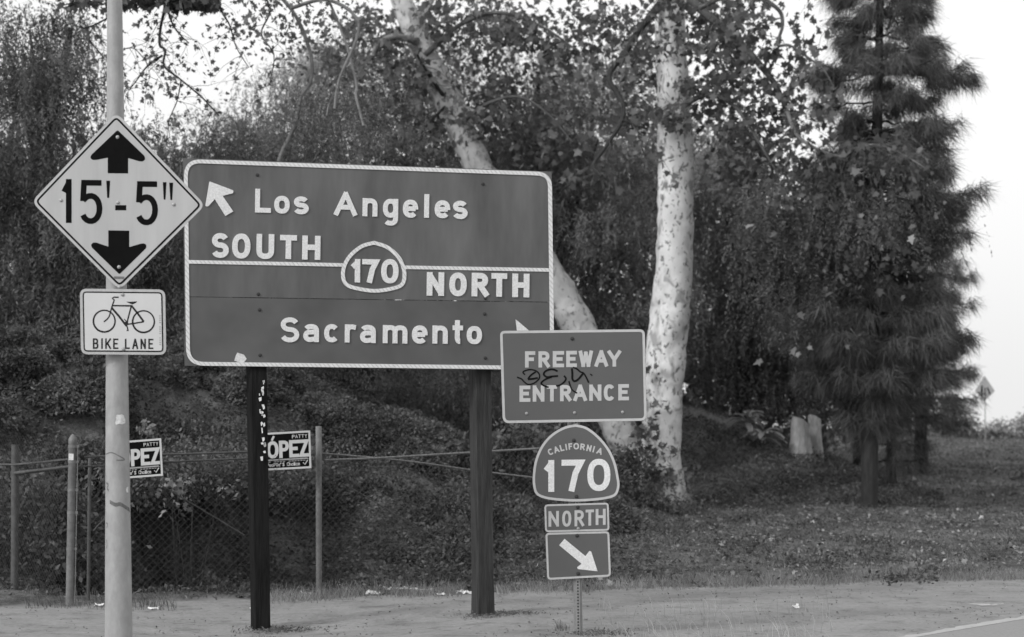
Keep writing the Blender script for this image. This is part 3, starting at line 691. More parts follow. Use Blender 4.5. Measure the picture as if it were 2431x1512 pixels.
for pts, w in [([(640, 300), (600, 250), (650, 215), (760, 195), (870, 225), (930, 290), (930, 370), (880, 430), (800, 480), (700, 495), (620, 440), (570, 385), (480, 350)], 2.4),
               ([(700, 390), (760, 310), (860, 240)], 3.0), ([(700, 390), (780, 385), (900, 365)], 3.4),
               ([(1300, 230), (1240, 200), (1160, 190), (1060, 225), (1020, 290), (1080, 345), (1180, 335), (1310, 325)], 3.2), ([(1180, 345), (1060, 390), (970, 465), (1020, 520), (1120, 555)], 3.0),
               ([(1430, 320), (1470, 380), (1430, 450), (1350, 510), (1270, 525)], 3.0),
               ([(1610, 150), (1690, 180), (1760, 240), (1830, 270), (1890, 370), (1930, 460)], 2.6), ([(1590, 170), (1600, 290), (1600, 380), (1640, 430), (1720, 390), (1820, 270)], 3.4),
               ([(1530, 430), (1560, 530), (1600, 610), (1700, 675)], 2.4), ([(1960, 285), (2005, 315)], 2.0)]:
    stroke('scrawl', PF, [c2(*p) for p in spath(pts, 5)], w * 1.35, M['marker'], fs, 0.0030, 0.0005)

PS = Plane(1367, 1100, YF, R(-1.5))
ss = thing('route_shield', 'spade shaped CALIFORNIA 170 route marker below the freeway entrance sign', 'sign', tuple(PS.hit((1367, 1186))))
sp = [(448, 514), (500, 527), (555, 568), (603, 625), (634, 690), (650, 760), (654, 805), (640, 845), (605, 862), (540, 872), (450, 877), (360, 872), (300, 862), (262, 842), (248, 800), (248, 740), (260, 675), (290, 610), (335, 560), (395, 525)]
out = spath([cv(*p) for p in sp + sp[:1]], 4)[:-1]
slab('plate', PS, out, M['freeway'], ss, 0.0, -0.004)
ring('border', PS, inset(out, 0.2), inset(out, 6.0), M['white_border'], ss, 0.0016, -0.0005)
word(PS, cv, [('1', 303, 348, 682, 831), ('7', 382, 486, 680, 829), ('0', 503, 611, 676, 827)], wl, ss, -0.01, bold=28, front=0.0024)
for ch, x, y, rt, w in [('C', 331, 643, -24, 25), ('A', 358, 633, -19, 25), ('L', 384, 625, -14, 18), ('I', 404, 621, -9, 6), ('F', 424, 618, -5, 18), ('O', 451, 617, 0, 26), ('R', 481, 620, 6, 22), ('N', 511, 626, 11, 22), ('I', 533, 631, 15, 6), ('A', 561, 640, 19, 26)]:
    x0, y0 = cv(x - w / 2, y - 15); x1, y1 = cv(x + w / 2, y + 15)
    gletter(PS, ch, x0, x1, y0, y1, 6.5 * .506, wb, ss, 0, 0, 0.0022, rot=R(rt))
bolt(PS, cv(440, 590), ss, BOLT2, 0.0); bolt(PS, cv(452, 853), ss, BOLT2, 0.0)

PN = Plane(1368, 1228, YF, R(-1.5))
ns = thing('direction_plate', 'small rounded NORTH plate between the route shield and the arrow plate', 'sign', tuple(PN.hit((1369, 1262))))
out = round_poly([cv(301, 890), cv(603, 881), cv(607, 1013), cv(305, 1021)], 9)
slab('plate', PN, out, M['freeway'], ns, 0.0, -0.004)
ring('border', PN, inset(out, 0.2), inset(out, 4.4), M['white_border'], ns, 0.0016, -0.0005)
word(PN, cv, [('N', 321, 370, 921, 994), ('O', 385, 428, 919, 994), ('R', 443, 488, 917, 992), ('T', 495, 534, 914, 989), ('H', 542, 589, 911, 986)], wb, ns, -0.03, bold=13, front=0.0022)
bolt(PN, cv(458, 903), ns, BOLT2, 0.0); bolt(PN, cv(460, 1003), ns, BOLT, 0.0)
PA = Plane(1370, 1315, YF - 0.006, R(-1.5))
as_ = thing('arrow_plate', 'rectangular plate with diagonal down-right arrow, lowest sign on the perforated post', 'sign', tuple(PA.hit((1371, 1372))))
out = round_poly([cv(306, 1023), cv(606, 1015), cv(614, 1228), cv(315, 1244)], 10)
slab('plate', PA, out, M['freeway'], as_, 0.0, -0.004)
ring('border', PA, inset(out, 0.2), inset(out, 4.8), M['white_border'], as_, 0.0016, -0.0005)
slab('arrow', PA, [cv(*p) for p in [(396, 1051), (494, 1132), (512, 1108), (521, 1110), (551, 1203), (459, 1193), (455, 1184), (476, 1168), (371, 1081)]], M['white_letter'], as_, 0.0024, 0.0)
bolt(PA, cv(455, 1036), as_, BOLT2, 0.0); bolt(PA, cv(460, 1214), as_, BOLT2, 0.0)

# ------------------------------------------------------------------ fences
fyx = lambda x: edge_y(x) - 0.02
def fpt(px, py, dY=0.0):
    """point on the fence line seen at px"""
    x = (px - 1215) / F * 20.5
    for _ in range(6): Yf = float(fyx(x)) + dY; x = at(px, py, Yf).x
    return at(px, py, Yf)
def vpost(name, pxt, pyt, pxb, pyb, w, m, parent, dY=0.0, cap=False, sink=True):
    a = fpt(pxb, pyb, dY); b = fpt(pxt, pyt, dY); b.y = a.y; a.z = gz(a.x, a.y) - 0.08 if sink else a.z
    r = w / 2 / F * a.y
    if cap:
        pts = [a, b + (a - b).normalized() * 0.10, b + (a - b).normalized() * 0.095, b + (a - b).normalized() * 0.05, b + (a - b).normalized() * 0.012, b]
        rad = [r, r, r * 1.08, r * 1.05, r * 0.45, r * 0.1]
    else: pts = [a, (a + b) / 2, b, b + Vector((0, 0, .004))]; rad = [r, r, r, 0.001]
    return tube(name, pts, rad, m, parent, 14), a, b
def chainlink(name, A, B, hz0, hz1, cell, m, parent, r=0.0015, wob_=0.02, holes=None):
    """woven diamond wires between ground points A and B (vectors), from hz0 to hz1 above ground"""
    L = (B - A).length; u = (B - A).normalized(); nrm = Vector((-u.y, u.x, 0)); hgt = hz1 - hz0; lst = []
    n = int((L + hgt) / cell)
    def P3(s, h):
        p = A + u * s; z = gz(p.x, p.y)
        q = wob_ * math.sin(s * 2.1 + h * 2) * math.sin(h * 2.6 + 1)
        return Vector((p.x, p.y, z + hz0 + h - 0.05 * abs(math.sin(s * 0.9)) * (h / hgt))) + nrm * q
    for i in range(n + 1):
        for sgn in (1, -1):
            s0 = i * cell - (hgt if sgn > 0 else 0)
            pts = []
            for q in range(9):
                h = hgt * q / 8; s = s0 + h if sgn > 0 else s0 - h
                if 0 <= s <= L: pts.append(P3(s, h) + nrm * (0.002 * sgn))
            if len(pts) >= 2: lst.append((pts, [r] * len(pts)))
    return tubes(name, lst, m, parent, 3)

# main fence run along the dirt edge
fb, _, _ = None, None, None
p0 = fpt(167, 1435); p0.z = gz(p0.x, p0.y)
fn = thing('chain_link_fence', 'run-down chain link fence with sagging pipe rails along the dirt edge behind the guide sign', 'fence', tuple(p0))
_, a, b = vpost('post', 173, 1030, 165, 1435, 19, M['fence'], fn, cap=True)
endpost = (a, b)
for py in (1058, 1093, 1157, 1208, 1290):      # tension bands
    t = (py - 1030) / 405; c = b + (a - b) * t; tube('tension_band', [c + Vector((0, 0, .016)), c + Vector((0, 0, -.016))], [0.0425] * 2, M['fence'], fn, 14)
    slab_w('band_lug', [c + Vector((.035, -.01, .013)), c + Vector((.066, -.01, .013)), c + Vector((.066, -.01, -.013)), c + Vector((.035, -.01, -.013))], Vector((0, -1, 0)), 0.006, 0.0, M['fence'], fn)
tube('tension_bar', [a + Vector((.055, -.012, 0.06)), b + Vector((.055, -.012, -0.12))], [0.006] * 2, M['fence'], fn, 6)
c = b + (a - b) * ((1082 - 1030) / 405)
slab_w('sticker', [c + Vector((-.028, -.041, .032)), c + Vector((.02, -.041, .032)), c + Vector((.02, -.041, -.032)), c + Vector((-.028, -.041, -.032))], Vector((0, -1, 0)), 0.002, -0.01, M['sticker'], fn)
vpost('post', 213, 1088, 210, 1388, 8.5, M['fence_dark'], fn, 0.25)
_, lpA, lpB = vpost('post', 756, 1012, 757, 1412, 14.5, M['fence'], fn, 0.06)
vpost('post', 1352, 1000, 1356, 1398, 12, M['fence_dark'], fn, 0.06)
def rail(pts, w, m=M['fence_dark'], dY=0.05, name='rail'):
    P3 = [fpt(x, y, dY) for x, y in pts]; P3 = smooth_path(P3, 4); r = w / 2 / F * 20.5
    return tube(name, P3, [r] * len(P3), m, fn, 8)
rail([(200, 1085), (240, 1083), (390, 1079), (480, 1076), (600, 1072)], 5.0)
rail([(60, 1121), (165, 1109), (260, 1105), (390, 1097), (490, 1092), (610, 1087)], 4.6)
rail([(770, 1092), (900, 1087), (1017, 1080), (1150, 1072), (1290, 1064), (1356, 1062)], 5.4, M['fence'])
rail([(760, 1076), (840, 1082), (980, 1096), (1130, 1117), (1270, 1134), (1330, 1143)], 4.4, M['fence'], 0.12)
rail([(812, 1148), (880, 1185), (950, 1228), (1035, 1275)], 3.0, M['fence_dark'], 0.10, 'brace')
rail([(222, 1260), (235, 1245), (260, 1222)], 3.6, M['fence_dark'], 0.4, 'brace')
rail([(380, 1150), (480, 1210), (580, 1270)], 3.0, M['fence_dark'], 0.10, 'brace')
A = Vector((endpost[0].x + .06, float(fyx(endpost[0].x)) + 0.0, 0)); B_ = fpt(1356, 1100); B_ = Vector((B_.x, float(fyx(B_.x)), 0))
w_ = chainlink('wire_mesh', A, B_, 0.02, 1.52, 0.078, M['wire'], fn); w_['kind'] = 'stuff'
# left run going back
A2 = Vector((endpost[0].x - .03, endpost[0].y, 0)); B2 = Vector((-8.2, 23.4, 0))
fl = thing('chain_link_fence', 'dim chain link fence side run at the far left, half sunk in bushes', 'fence', (A2.x, A2.y, gz(A2.x, A2.y)))
u2 = (B2 - A2).normalized()
dl = (A2 + u2 * 1.25)
for s_, m_ in ((None, None),):
    # post seen near the left border
    q = at(36, 1055, 20.55); b0 = at(36, 1300, 20.55); tube('post', [Vector((b0.x, b0.y, gz(b0.x, b0.y) - .1)), q], [0.039] * 2, M['fence_dark'], fl, 12)
A2 = A2; B2 = A2 + (Vector((q.x, q.y, 0)) - A2).normalized() * 4.2
w_ = chainlink('wire_mesh', A2, B2, 0.02, 1.62, 0.052, M['wire'], fl, r=0.0014); w_['kind'] = 'stuff'
tube('rail', [at(-40, 1102, 20.9), at(36, 1103, 20.5), at(100, 1097, 20.2), at(166, 1090, 19.9)], [0.012] * 4, M['fence_dark'], fl, 6)
tube('rail', [at(36, 1123, 20.5), at(100, 1116, 20.2), at(166, 1108, 19.9)], [0.02] * 3, M['fence_dark'], fl, 6)

# campaign signs wired to the fence
def yard_sign(TL, TR, BR, BL, px, label, dY=-0.06, small=True):
    x = fpt(px, 1080); P = Plane(px, 1080, x.y + dY, R(4))
    t = thing('yard_sign', label, 'sign', tuple(P.hit(((BL[0] + BR[0]) / 2, BL[1]))), 'matching black campaign signs on the fence')
    q = [TL, TR, BR, BL]
    slab('board', P, q, M['black'], t, 0.0, -0.006)
    ring('border', P, q, inset(q, 4.6), M['white_face'], t, 0.002, -0.001)
    w = (TR[0] - TL[0])
    def L(fx, fy):  # fraction of the board to px
        return (TL[0] + (TR[0] - TL[0]) * fx + (BL[0] - TL[0]) * fy, TL[1] + (TR[1] - TL[1]) * fx + (BL[1] - TL[1]) * fy)
    sl = (TR[1] - TL[1]) / (TR[0] - TL[0]); ln = -0.03
    def row(txt, fx0, fx1, fy0, fy1, bold, gap=0.18, m=M['white_face'], widths=None):
        n = len(txt); cw = (fx1 - fx0) / n; k = 0
        for i, ch in enumerate(txt):
            if ch == ' ': continue
            a = L(fx0 + cw * i + cw * gap / 2, fy0); b = L(fx0 + cw * (i + 1) - cw * gap / 2, fy1)
            if ch in "'": b = (a[0] + (b[0] - a[0]) * 0.5, a[1] + (b[1] - a[1]) * 0.35)
            if ch in 'Il': a = (a[0] + (b[0] - a[0]) * 0.3, a[1]); b = (b[0] - (b[0] - a[0]) * 0.3, b[1])
            if ch in 'eoac': a = (a[0], a[1] + (b[1] - a[1]) * 0.28)
            letter(P, ch, a[0], b[0], a[1], b[1], m, t, sl, ln, bold, 0.003)
    # LÓPEZ measured on the second sign, carried as fractions of a 140-wide board
    for ch, f0, f1 in (('L', .055, .20), ('O', .225, .425), ('P', .445, .61), ('E', .625, .79), ('Z', .80, .965)):
        a = L(f0, .225); b = L(f1, .70); gletter(P, ch, a[0], b[0], a[1], b[1], 8.0, M['white_face'], t, sl, ln, 0.003)
    a = L(.325, .20); b = L(.37, .12); stroke('accent', P, [L(.31, .215), L(.35, .10)], 5, M['white_face'], t, 0.003)
    row('PATTY', .67, .95, .09, .19, 0.01)
    slab('rule', P, [L(.05, .715), L(.93, .715), L(.96, .755), L(.05, .755)], M['paper_grey'], t, 0.002, -0.001)
    row("The People's Choice", .055, .80, .815, .915, 0.012, 0.10)
    stroke('check_mark', P, [L(.855, .84), L(.885, .90), L(.94, .78)], 2.2, M['white_face'], t, 0.003)
    for i in range(16):
        if i in (4, 9): continue
        slab('fine_print', P, [L(.08 + i * .052, .775), L(.08 + i * .052 + .038, .775), L(.08 + i * .052 + .038, .795), L(.08 + i * .052, .795)], M['paper_grey'], t, 0.002, -0.001)
    return t
yard_sign((603, 1029), (736, 1021.5), (739, 1111), (606, 1118), 690, 'black and white campaign sign on fence beside the left wooden post')
yard_sign((253, 1050), (382.5, 1040), (387, 1129), (256, 1139), 320, 'black and white campaign sign half hidden behind the metal pole')

# ------------------------------------------------------------------ vegetation kit
def unit(v): return v / np.maximum(np.linalg.norm(v, axis=-1, keepdims=True), 1e-6)
def rhomb(P, D, L, Wd, N=None, bend=0.0):
    """leaf blades: base P, direction D, length L, width Wd -> verts, quads"""
    n = len(P); D = unit(D)
    if N is None: N = rng.normal(size=(n, 3))
    S = unit(np.cross(D, N)) * (Wd / 2)[:, None]; up = unit(np.cross(S, D))
    mid = P + D * (L * 0.45)[:, None] + up * (bend * L)[:, None]
    V = np.stack([P, mid + S, P + D * L[:, None], mid - S], 1).reshape(-1, 3)
    return V, np.arange(4 * n).reshape(n, 4)
STAR = np.array([(0, 0), (.42, .02), (.30, .30), (.62, .48), (.28, .56), (0, 1.05), (-.28, .56), (-.62, .48), (-.30, .30), (-.42, .02)])
def star(P, D, S_):
    n = len(P); D = unit(D); N = unit(rng.normal(size=(n, 3))); S = unit(np.cross(D, N)); up = np.cross(S, D)
    V = P[:, None, :] + (D[:, None, :] * STAR[None, :, 1:2] + S[:, None, :] * STAR[None, :, 0:1] + up[:, None, :] * (0.22 * np.abs(STAR[None, :, 0:1]))) * S_[:, None, None]
    k = len(STAR); return V.reshape(-1, 3), np.arange(k * n).reshape(n, k)
def merge(parts):
    V = []; Fc = []; o = 0
    for v, f in parts: V.append(v); Fc.append(f + o); o += len(v)
    return np.concatenate(V), np.concatenate(Fc)
def in_ell(e, n, shell=0.35):
    c, r = np.array(e[:3]), np.array(e[3:6]); d = unit(rng.normal(size=(n, 3))); q = (shell + (1 - shell) * rng.random(n) ** 0.6)
    return c + d * r * q[:, None], d
def ell(px, py, Y, rx, ry, rz):          # centre by sight line, radii in metres
    p = at(px, py, Y); return (p.x, p.y, p.z, rx, ry, rz)
def weeping(ells, n_strand, leaves=20, L=0.7, clump=0.28, llen=0.085, lw=0.020, per_clump=34, droop=1.0):
    w = np.array([e[3] * e[5] for e in ells]); w = w / w.sum(); VV = []; tw = []
    for e, q in zip(ells, w):
        n = max(1, int(n_strand * q)); nc = max(3, n // per_clump)
        cc, cdir = in_ell(e, nc); pick = rng.integers(0, nc, n)
        st = cc[pick] + rng.normal(size=(n, 3)) * clump * np.array([1, 1, 0.55])
        out_ = unit(cdir[pick] + 0.6 * rng.normal(size=(n, 3))); out_[:, 2] = np.abs(out_[:, 2]) * 0.3
        ln = L * (0.5 + rng.random(n))
        t = (np.arange(leaves) + 0.5) / leaves
        pos = st[:, None, :] + out_[:, None, :] * (ln[:, None, None] * 0.45 * np.sqrt(t)[None, :, None])
        pos[:, :, 2] -= droop * ln[:, None] * (t ** 1.4)[None, :]
        pos += rng.normal(size=pos.shape) * 0.012
        d = rng.normal(size=pos.shape) * 0.55 + out_[:, None, :] * 0.2; d[:, :, 2] -= 0.75 * droop
        P = pos.reshape(-1, 3); D = d.reshape(-1, 3); m = len(P)
        VV.append(rhomb(P, D, llen * (0.6 + 0.8 * rng.random(m)), lw * (0.6 + 0.8 * rng.random(m))))
    return merge(VV)
def broadleaf(ells, n, size=0.13, per_clump=26, clump=0.22, fn_=star, shell=0.2):
    w = np.array([e[3] * e[5] for e in ells]); w = w / w.sum(); VV = []
    for e, q in zip(ells, w):
        k = max(4, int(n * q)); nc = max(3, k // per_clump); cc, cd_ = in_ell(e, nc, shell); pick = rng.integers(0, nc, k)
        P = cc[pick] + rng.normal(size=(k, 3)) * clump * np.array([1.2, 1, 0.8]); D = rng.normal(size=(k, 3)); D[:, 2] -= 0.6
        s = size * (0.5 + 0.8 * rng.random(k))
        VV.append(fn_(P, D, s) if fn_ is star else rhomb(P, D, s, s * 0.55))
    return merge(VV)
def twig_paths(starts, n_each=4, L=1.0, droop=0.5, r0=0.008, spread=1.0):
    lst = []; ends = []
    for s in starts:
        for _ in range(n_each):
            p = Vector(s); d = Vector(tuple(rng.normal(size=3) * np.array([spread, spread * .6, .5]))).normalized(); pts = [p.copy()]; k = 6
            l = L * (0.5 + rng.random())
            for i in range(k):
                d = (d + Vector(tuple(rng.normal(size=3) * 0.28)) + Vector((0, 0, -droop * 0.35))).normalized(); p = p + d * (l / k); pts.append(p.copy())
            lst.append((pts, [r0 * (1 - 0.85 * i / k) for i in range(k + 1)])); ends += pts[2:]
    return lst, ends
def stuff_part(o): o['kind'] = 'stuff'; return o
def leaves_along(pts, n, size, jitter=0.07):
    P = np.array([tuple(p) for p in pts]); k = rng.integers(0, len(P), n); P = P[k] + rng.normal(size=(n, 3)) * jitter
    D = rng.normal(size=(n, 3)); D[:, 2] -= 0.8; return star(P, D, size * (0.55 + 0.8 * rng.random(n)))

def trunk_from_px(pts, Y, wpx, dYs=None, n=6, sink=True):
    P3 = []; 
    for i, (x, y) in enumerate(pts):
        yy = Y + (dYs[i] if dYs else 0); P3.append(at(x, y, yy))
    sm = smooth_path(P3, n); W_ = np.interp(np.linspace(0, len(pts) - 1, len(sm)), range(len(pts)), wpx)
    rad = [w / 2 / F * p.y for w, p in zip(W_, sm)]
    if sink: sm = [sm[0] - Vector((0, 0, 0.35))] + sm; rad = [rad[0] * 1.05] + rad
    return sm, rad

# ---- sycamore with the straight trunk
YS2 = 33.0
b = at(1580, 1190, YS2); b.z = gz(b.x, b.y)
t2 = thing('sycamore_tree', 'straight pale sycamore trunk rising right of the freeway entrance sign', 'tree', tuple(b))
zb = 1050 - (b.z - 1.6) * F / YS2
path, rad = trunk_from_px([(1580, zb + 8), (1572, 1150), (1568, 1080), (1571, 1000), (1576, 900), (1588, 760), (1600, 620), (1603, 480), (1603, 350), (1597, 200), (1590, 60), (1588, -60), (1592, -220), (1570, -420)], YS2,
                          [112, 102, 95, 92, 96, 95, 88, 84, 84, 76, 74, 72, 62, 40])
# refine rings
def dens(path, rad, k=4):
    P = smooth_path(path, k); R2 = np.interp(np.linspace(0, len(rad) - 1, len(P)), range(len(rad)), rad); return P, list(R2)
path, rad = dens(path, rad, 3)
tube('trunk', path, rad, M['sycamore'], t2, 28, rough=0.10)
# root flare toes
for a_, l_ in ((0.25, .55), (-1.9, .5), (3.0, .45)):
    c = b + Vector((0, 0, 0.45)); e = b + Vector((math.cos(a_) * l_, -abs(math.sin(a_)) * l_ * .8, 0)); e.z = gz(e.x, e.y) - 0.05
    tube('root', smooth_path([c + (e - c) * 0.15, c + (e - c) * 0.55 + Vector((0, 0, -.08)), e], 4), list(np.linspace(.15, .04, 9)), M['bark_pale'], t2, 10, 0.2)
def limb(parent, pts, Y, w0, w1, m, dY1=0.0, name='branch', sides=8):
    P3 = [at(x, y, Y + dY1 * i / (len(pts) - 1)) for i, (x, y) in enumerate(pts)]; sm = smooth_path(P3, 5)
    rad = [(w0 + (w1 - w0) * i / (len(sm) - 1)) / 2 / F * Y for i in range(len(sm))]
    tube(name, sm, rad, m, parent, sides, 0.1); return sm
l1 = limb(t2, [(1592, -60), (1660, 20), (1740, 85), (1800, 150), (1842, 205), (1868, 265), (1890, 310)], YS2 - .2, 24, 8, M['bark_mid'], -1.2)
l2 = limb(t2, [(1588, -20), (1525, 62), (1480, 130), (1445, 182), (1475, 240), (1476, 285), (1440, 345), (1408, 392), (1428, 418)], YS2 - .2, 18, 6, M['bark_dark'], -1.5)
l2b = limb(t2, [(1476, 285), (1500, 295), (1518, 322), (1526, 362)], YS2 - 1.3, 6, 3, M['bark_dark'])
l3 = limb(t2, [(1660, 20), (1760, -20), (1842, 18), (1857, 59), (1845, 106), (1874, 108), (1915, 135), (1953, 164), (1975, 200)], YS2 - .8, 12, 3, M['bark_mid'], -1.0)
l4 = limb(t2, [(1868, 265), (1900, 330), (1990, 372), (2035, 350), (2085, 345), (2140, 366), (2200, 402)], YS2 - 1.6, 10, 3, M['bark_pale'], -0.6)
l5 = limb(t2, [(1625, 250), (1680, 225), (1740, 250), (1790, 320), (1850, 420)], YS2 - .5, 14, 4, M['bark_mid'], -0.9)
tw, en_ = twig_paths([l1[i] for i in range(4, len(l1), 2)] + [l5[i] for i in range(4, len(l5), 2)] + [l3[i] for i in range(3, len(l3), 5)], 3, 0.9, 0.6, 0.007)
tw2, en2 = twig_paths([l4[i] for i in range(8, len(l4) - 3)], 4, 1.0, 0.9, 0.006)
tw3, en3 = twig_paths([l2[i] for i in range(2, len(l2), 3)] + list(l2b[5::4]), 2, 0.8, 0.6, 0.007)
stuff_part(tubes('twigs', tw + tw2 + tw3, M['bark_mid'], t2, 4))
parts = [leaves_along(en_, 1500, 0.12, .10), leaves_along(en2, 260, 0.11, .09), leaves_along(en3, 260, 0.12, .09)]
parts.append(broadleaf([ell(1650, 20, YS2 + .9, .8, .5, .5), ell(1520, 60, YS2 + .6, .5, .4, .6), ell(1500, 170, YS2 + .6, .5, .4, .5), ell(1700, 90, YS2 + .6, .5, .5, .6), ell(1700, 240, YS2 + .6, .5, .4, .4),
                        ell(1760, 320, YS2 + .4, .6, .5, .25), ell(1860, 400, YS2, .6, .5, .3), ell(1760, 400, YS2 + .4, .6, .5, .35), ell(1480, 280, YS2 + .6, .5, .4, .4)], 1900, 0.12, 14))
parts.append(broadleaf([ell(1600, 20, YS2 - .8, .35, .2, .3), ell(1590, 110, YS2 - .8, .3, .2, .3), ell(1605, 280, YS2 - .7, .38, .2, .16), ell(1640, 200, YS2 - .7, .2, .2, .4)], 330, 0.115, 8, .12))
parts.append(broadleaf([ell(1940, 470, YS2 - 1.4, 1.1, .4, .5), ell(1860, 560, YS2 - 1.2, .7, .4, .6), ell(2080, 600, YS2 - 1.8, .8, .3, .6)], 420, 0.11, 6))
V, Fc = merge(parts); stuff_part(from_np('crown', V, Fc, M['leaf_syc'], t2))
V, Fc = broadleaf([ell(1950, 560, YS2 - 1.9, 1.3, .3, 1.0), ell(1850, 700, YS2 - 1.4, .8, .3, 1.1), ell(2080, 520, YS2 - 2.2, .9, .2, .7)], 46, 0.13, 2)
stuff_part(from_np('pale_leaves', V, Fc, M['leaf_vine'], t2))
V, Fc = weeping([ell(1950, 470, YS2 - 1.3, 1.2, .4, .35), ell(1850, 520, YS2 - 1.1, .8, .4, .5), ell(2060, 520, YS2 - 1.9, 1.0, .3, .5), ell(1900, 680, YS2 - 1.0, .9, .4, .5)], 950, 16, .75, .3, .07, .02, 12, .8)
stuff_part(from_np('hanging_leaves', V, Fc, M['leaf_pepper'], t2))
V, Fc = broadleaf([ell(1535, 980, YS2 - .5, .28, .12, .9), ell(1548, 1080, YS2 - .5, .4, .12, .5), ell(1600, 1150, YS2 - .5, .5, .15, .28)], 260, 0.11, 10, .1)
stuff_part(from_np('climbing_leaves', V, Fc, M['leaf_dark'], t2))

# ---- leaning sycamore
YS1 = 34.2
b = at(1512, 1140, YS1); b.z = gz(b.x, b.y)
t1 = thing('sycamore_tree', 'leaning pale sycamore trunk slanting up left behind the guide sign', 'tree', tuple(b))
zb = 1050 - (b.z - 1.6) * F / YS1
path, rad = trunk_from_px([(1512, zb + 8), (1496, 1090), (1466, 1010), (1420, 880), (1365, 760), (1312, 670), (1240, 560), (1170, 455), (1118, 360), (1060, 235), (1010, 130), (965, 30), (930, -60), (890, -200), (840, -400)], YS1,
                          [92, 84, 80, 80, 80, 80, 76, 74, 70, 66, 58, 52, 46, 38, 20])
path, rad = dens(path, rad, 3)
tube('trunk', path, rad, M['sycamore_grey'], t1, 28, rough=0.13)
k1 = limb(t1, [(968, 60), (1000, 40), (1020, 0), (1050, -60)], YS1, 26, 18, M['sycamore_grey'], .3)
k2 = limb(t1, [(990, 100), (950, 88), (918, 92), (892, 112), (884, 140)], YS1 - .2, 18, 10, M['bark_pale'], -.5)
k3 = limb(t1, [(1052, 228), (1020, 180), (1000, 150), (985, 120)], YS1 - .2, 10, 4, M['bark_dark'], -.4)
k4 = limb(t1, [(1060, 250), (1020, 290), (990, 330), (970, 380)], YS1 - .2, 8, 3, M['bark_dark'], -.5)
k5 = limb(t1, [(1090, 300), (1150, 250), (1230, 230), (1300, 270), (1360, 340)], YS1 - .2, 10, 3, M['bark_mid'], -.8)
k6 = limb(t1, [(1010, 130), (1090, 60), (1180, 30), (1280, 60), (1370, 120)], YS1 - .2, 14, 4, M['bark_mid'], -.8)
tw, en_ = twig_paths([p for l in (k2, k3, k4, k5, k6, k1) for p in l[3::2]], 3, 1.0, 0.5, 0.007)
stuff_part(tubes('twigs', tw, M['bark_mid'], t1, 4))
V, Fc = merge([leaves_along(en_, 1500, 0.12, .10), broadleaf([ell(1130, 60, YS1 + .9, .6, .5, .5), ell(1240, 60, YS1 + .5, .7, .5, .5), ell(1190, 230, YS1 + .8, .5, .4, .5), ell(880, 70, YS1 + .8, .6, .5, .5), ell(1330, 130, YS1 + .5, .6, .5, .5),
                                                        ell(1420, 60, YS1 + .5, .5, .5, .5), ell(1280, 320, YS1 + .6, .6, .5, .4), ell(830, 150, YS1 + .8, .6, .5, .5), ell(1000, 300, YS1 + .8, .5, .5, .4)], 2300, 0.12, 14),
               broadleaf([ell(1040, 60, YS1 - .6, .3, .2, .3), ell(1130, 265, YS1 - .6, .25, .2, .25), ell(1150, 150, YS1 - .6, .3, .2, .3)], 170, 0.115, 8, .12)])
stuff_part(from_np('crown', V, Fc, M['leaf_syc'], t1))

# ---- slender multi-stem tree whose branches hang at the top left
YT = 27.0
b = at(640, 1000, YT); b.z = gz(b.x, b.y)
t8 = thing('slender_tree', 'slender tree with thin bare hanging branches behind the guide sign and metal pole', 'tree', tuple(b))
zb = 1050 - (b.z - 1.6) * F / YT
path, rad = trunk_from_px([(618, zb), (616, 800), (640, 480), (663, 381), (690, 320), (702, 290), (708, 264), (717, 226), (739, 189), (735, 120), (690, 20), (600, -60), (500, -110), (392, -90), (300, -60)], YT, [24, 20, 15, 12, 10, 10, 9, 8, 8, 9, 9, 9, 8, 7, 5], n=5)
tube('trunk', path, rad, M['bark_pale'], t8, 12, rough=0.15)
hang = [
 ([(392, -90), (392, 7), (381, 66), (379, 106), (392, 120), (390, 157), (430, 190), (481, 233), (520, 275)], 9, 3),
 ([(392, 0), (400, 30), (412, 62), (430, 85), (448, 102)], 6, 2.5), ([(385, 132), (350, 157), (325, 190), (306, 215)], 6, 2),
 ([(300, -60), (262, 30), (248, 47), (204, 66), (180, 60)], 6, 2), ([(204, 66), (212, 95), (232, 120), (248, 140)], 4, 2),
 ([(500, -110), (520, 10), (545, 60), (560, 110), (590, 160)], 6, 2), ([(600, -60), (640, 20), (620, 80), (650, 130), (640, 200)], 6, 2),
 ([(300, 115), (320, 116), (345, 145), (352, 160)], 3, 2), ([(430, 190), (420, 240), (400, 290), (404, 330)], 4, 1.6), ([(300, -60), (210, -30), (170, 10), (172, 60)], 5, 2),
 ([(690, 20), (780, 0), (852, 60), (805, 189), (794, 259)], 9, 7), ([(794, 220), (780, 250), (775, 275)], 5, 3), ([(780, 0), (820, 100), (845, 197), (845, 230), (863, 299)], 6, 7)]
H_ = []
for pts, w0, w1 in hang: H_.append(limb(t8, pts, YT - .3, w0, w1, M['bark_dark'] if pts[0][0] < 650 else M['bark_pale'], -.4, sides=6))
tw, en_ = twig_paths([p for l in H_[:10] for p in l[2::3]], 2, 0.55, 0.7, 0.0045)
stuff_part(tubes('twigs', tw, M['bark_dark'], t8, 4))
V, Fc = merge([leaves_along(en_, 600, 0.062, .05), broadleaf([ell(330, -5, YT - .6, 1.0, .3, .10), ell(480, -2, YT - .6, .9, .3, .08), ell(225, 0, YT - .6, .4, .3, .08)], 900, 0.10, 30, .07),
               broadleaf([ell(600, 70, YT - .6, .6, .4, .5), ell(690, 60, YT - .3, .5, .4, .5), ell(790, 50, YT - .3, .7, .4, .6)], 560, 0.07, 6)])
stuff_part(from_np('crown', V, Fc, M['leaf_syc'], t8))

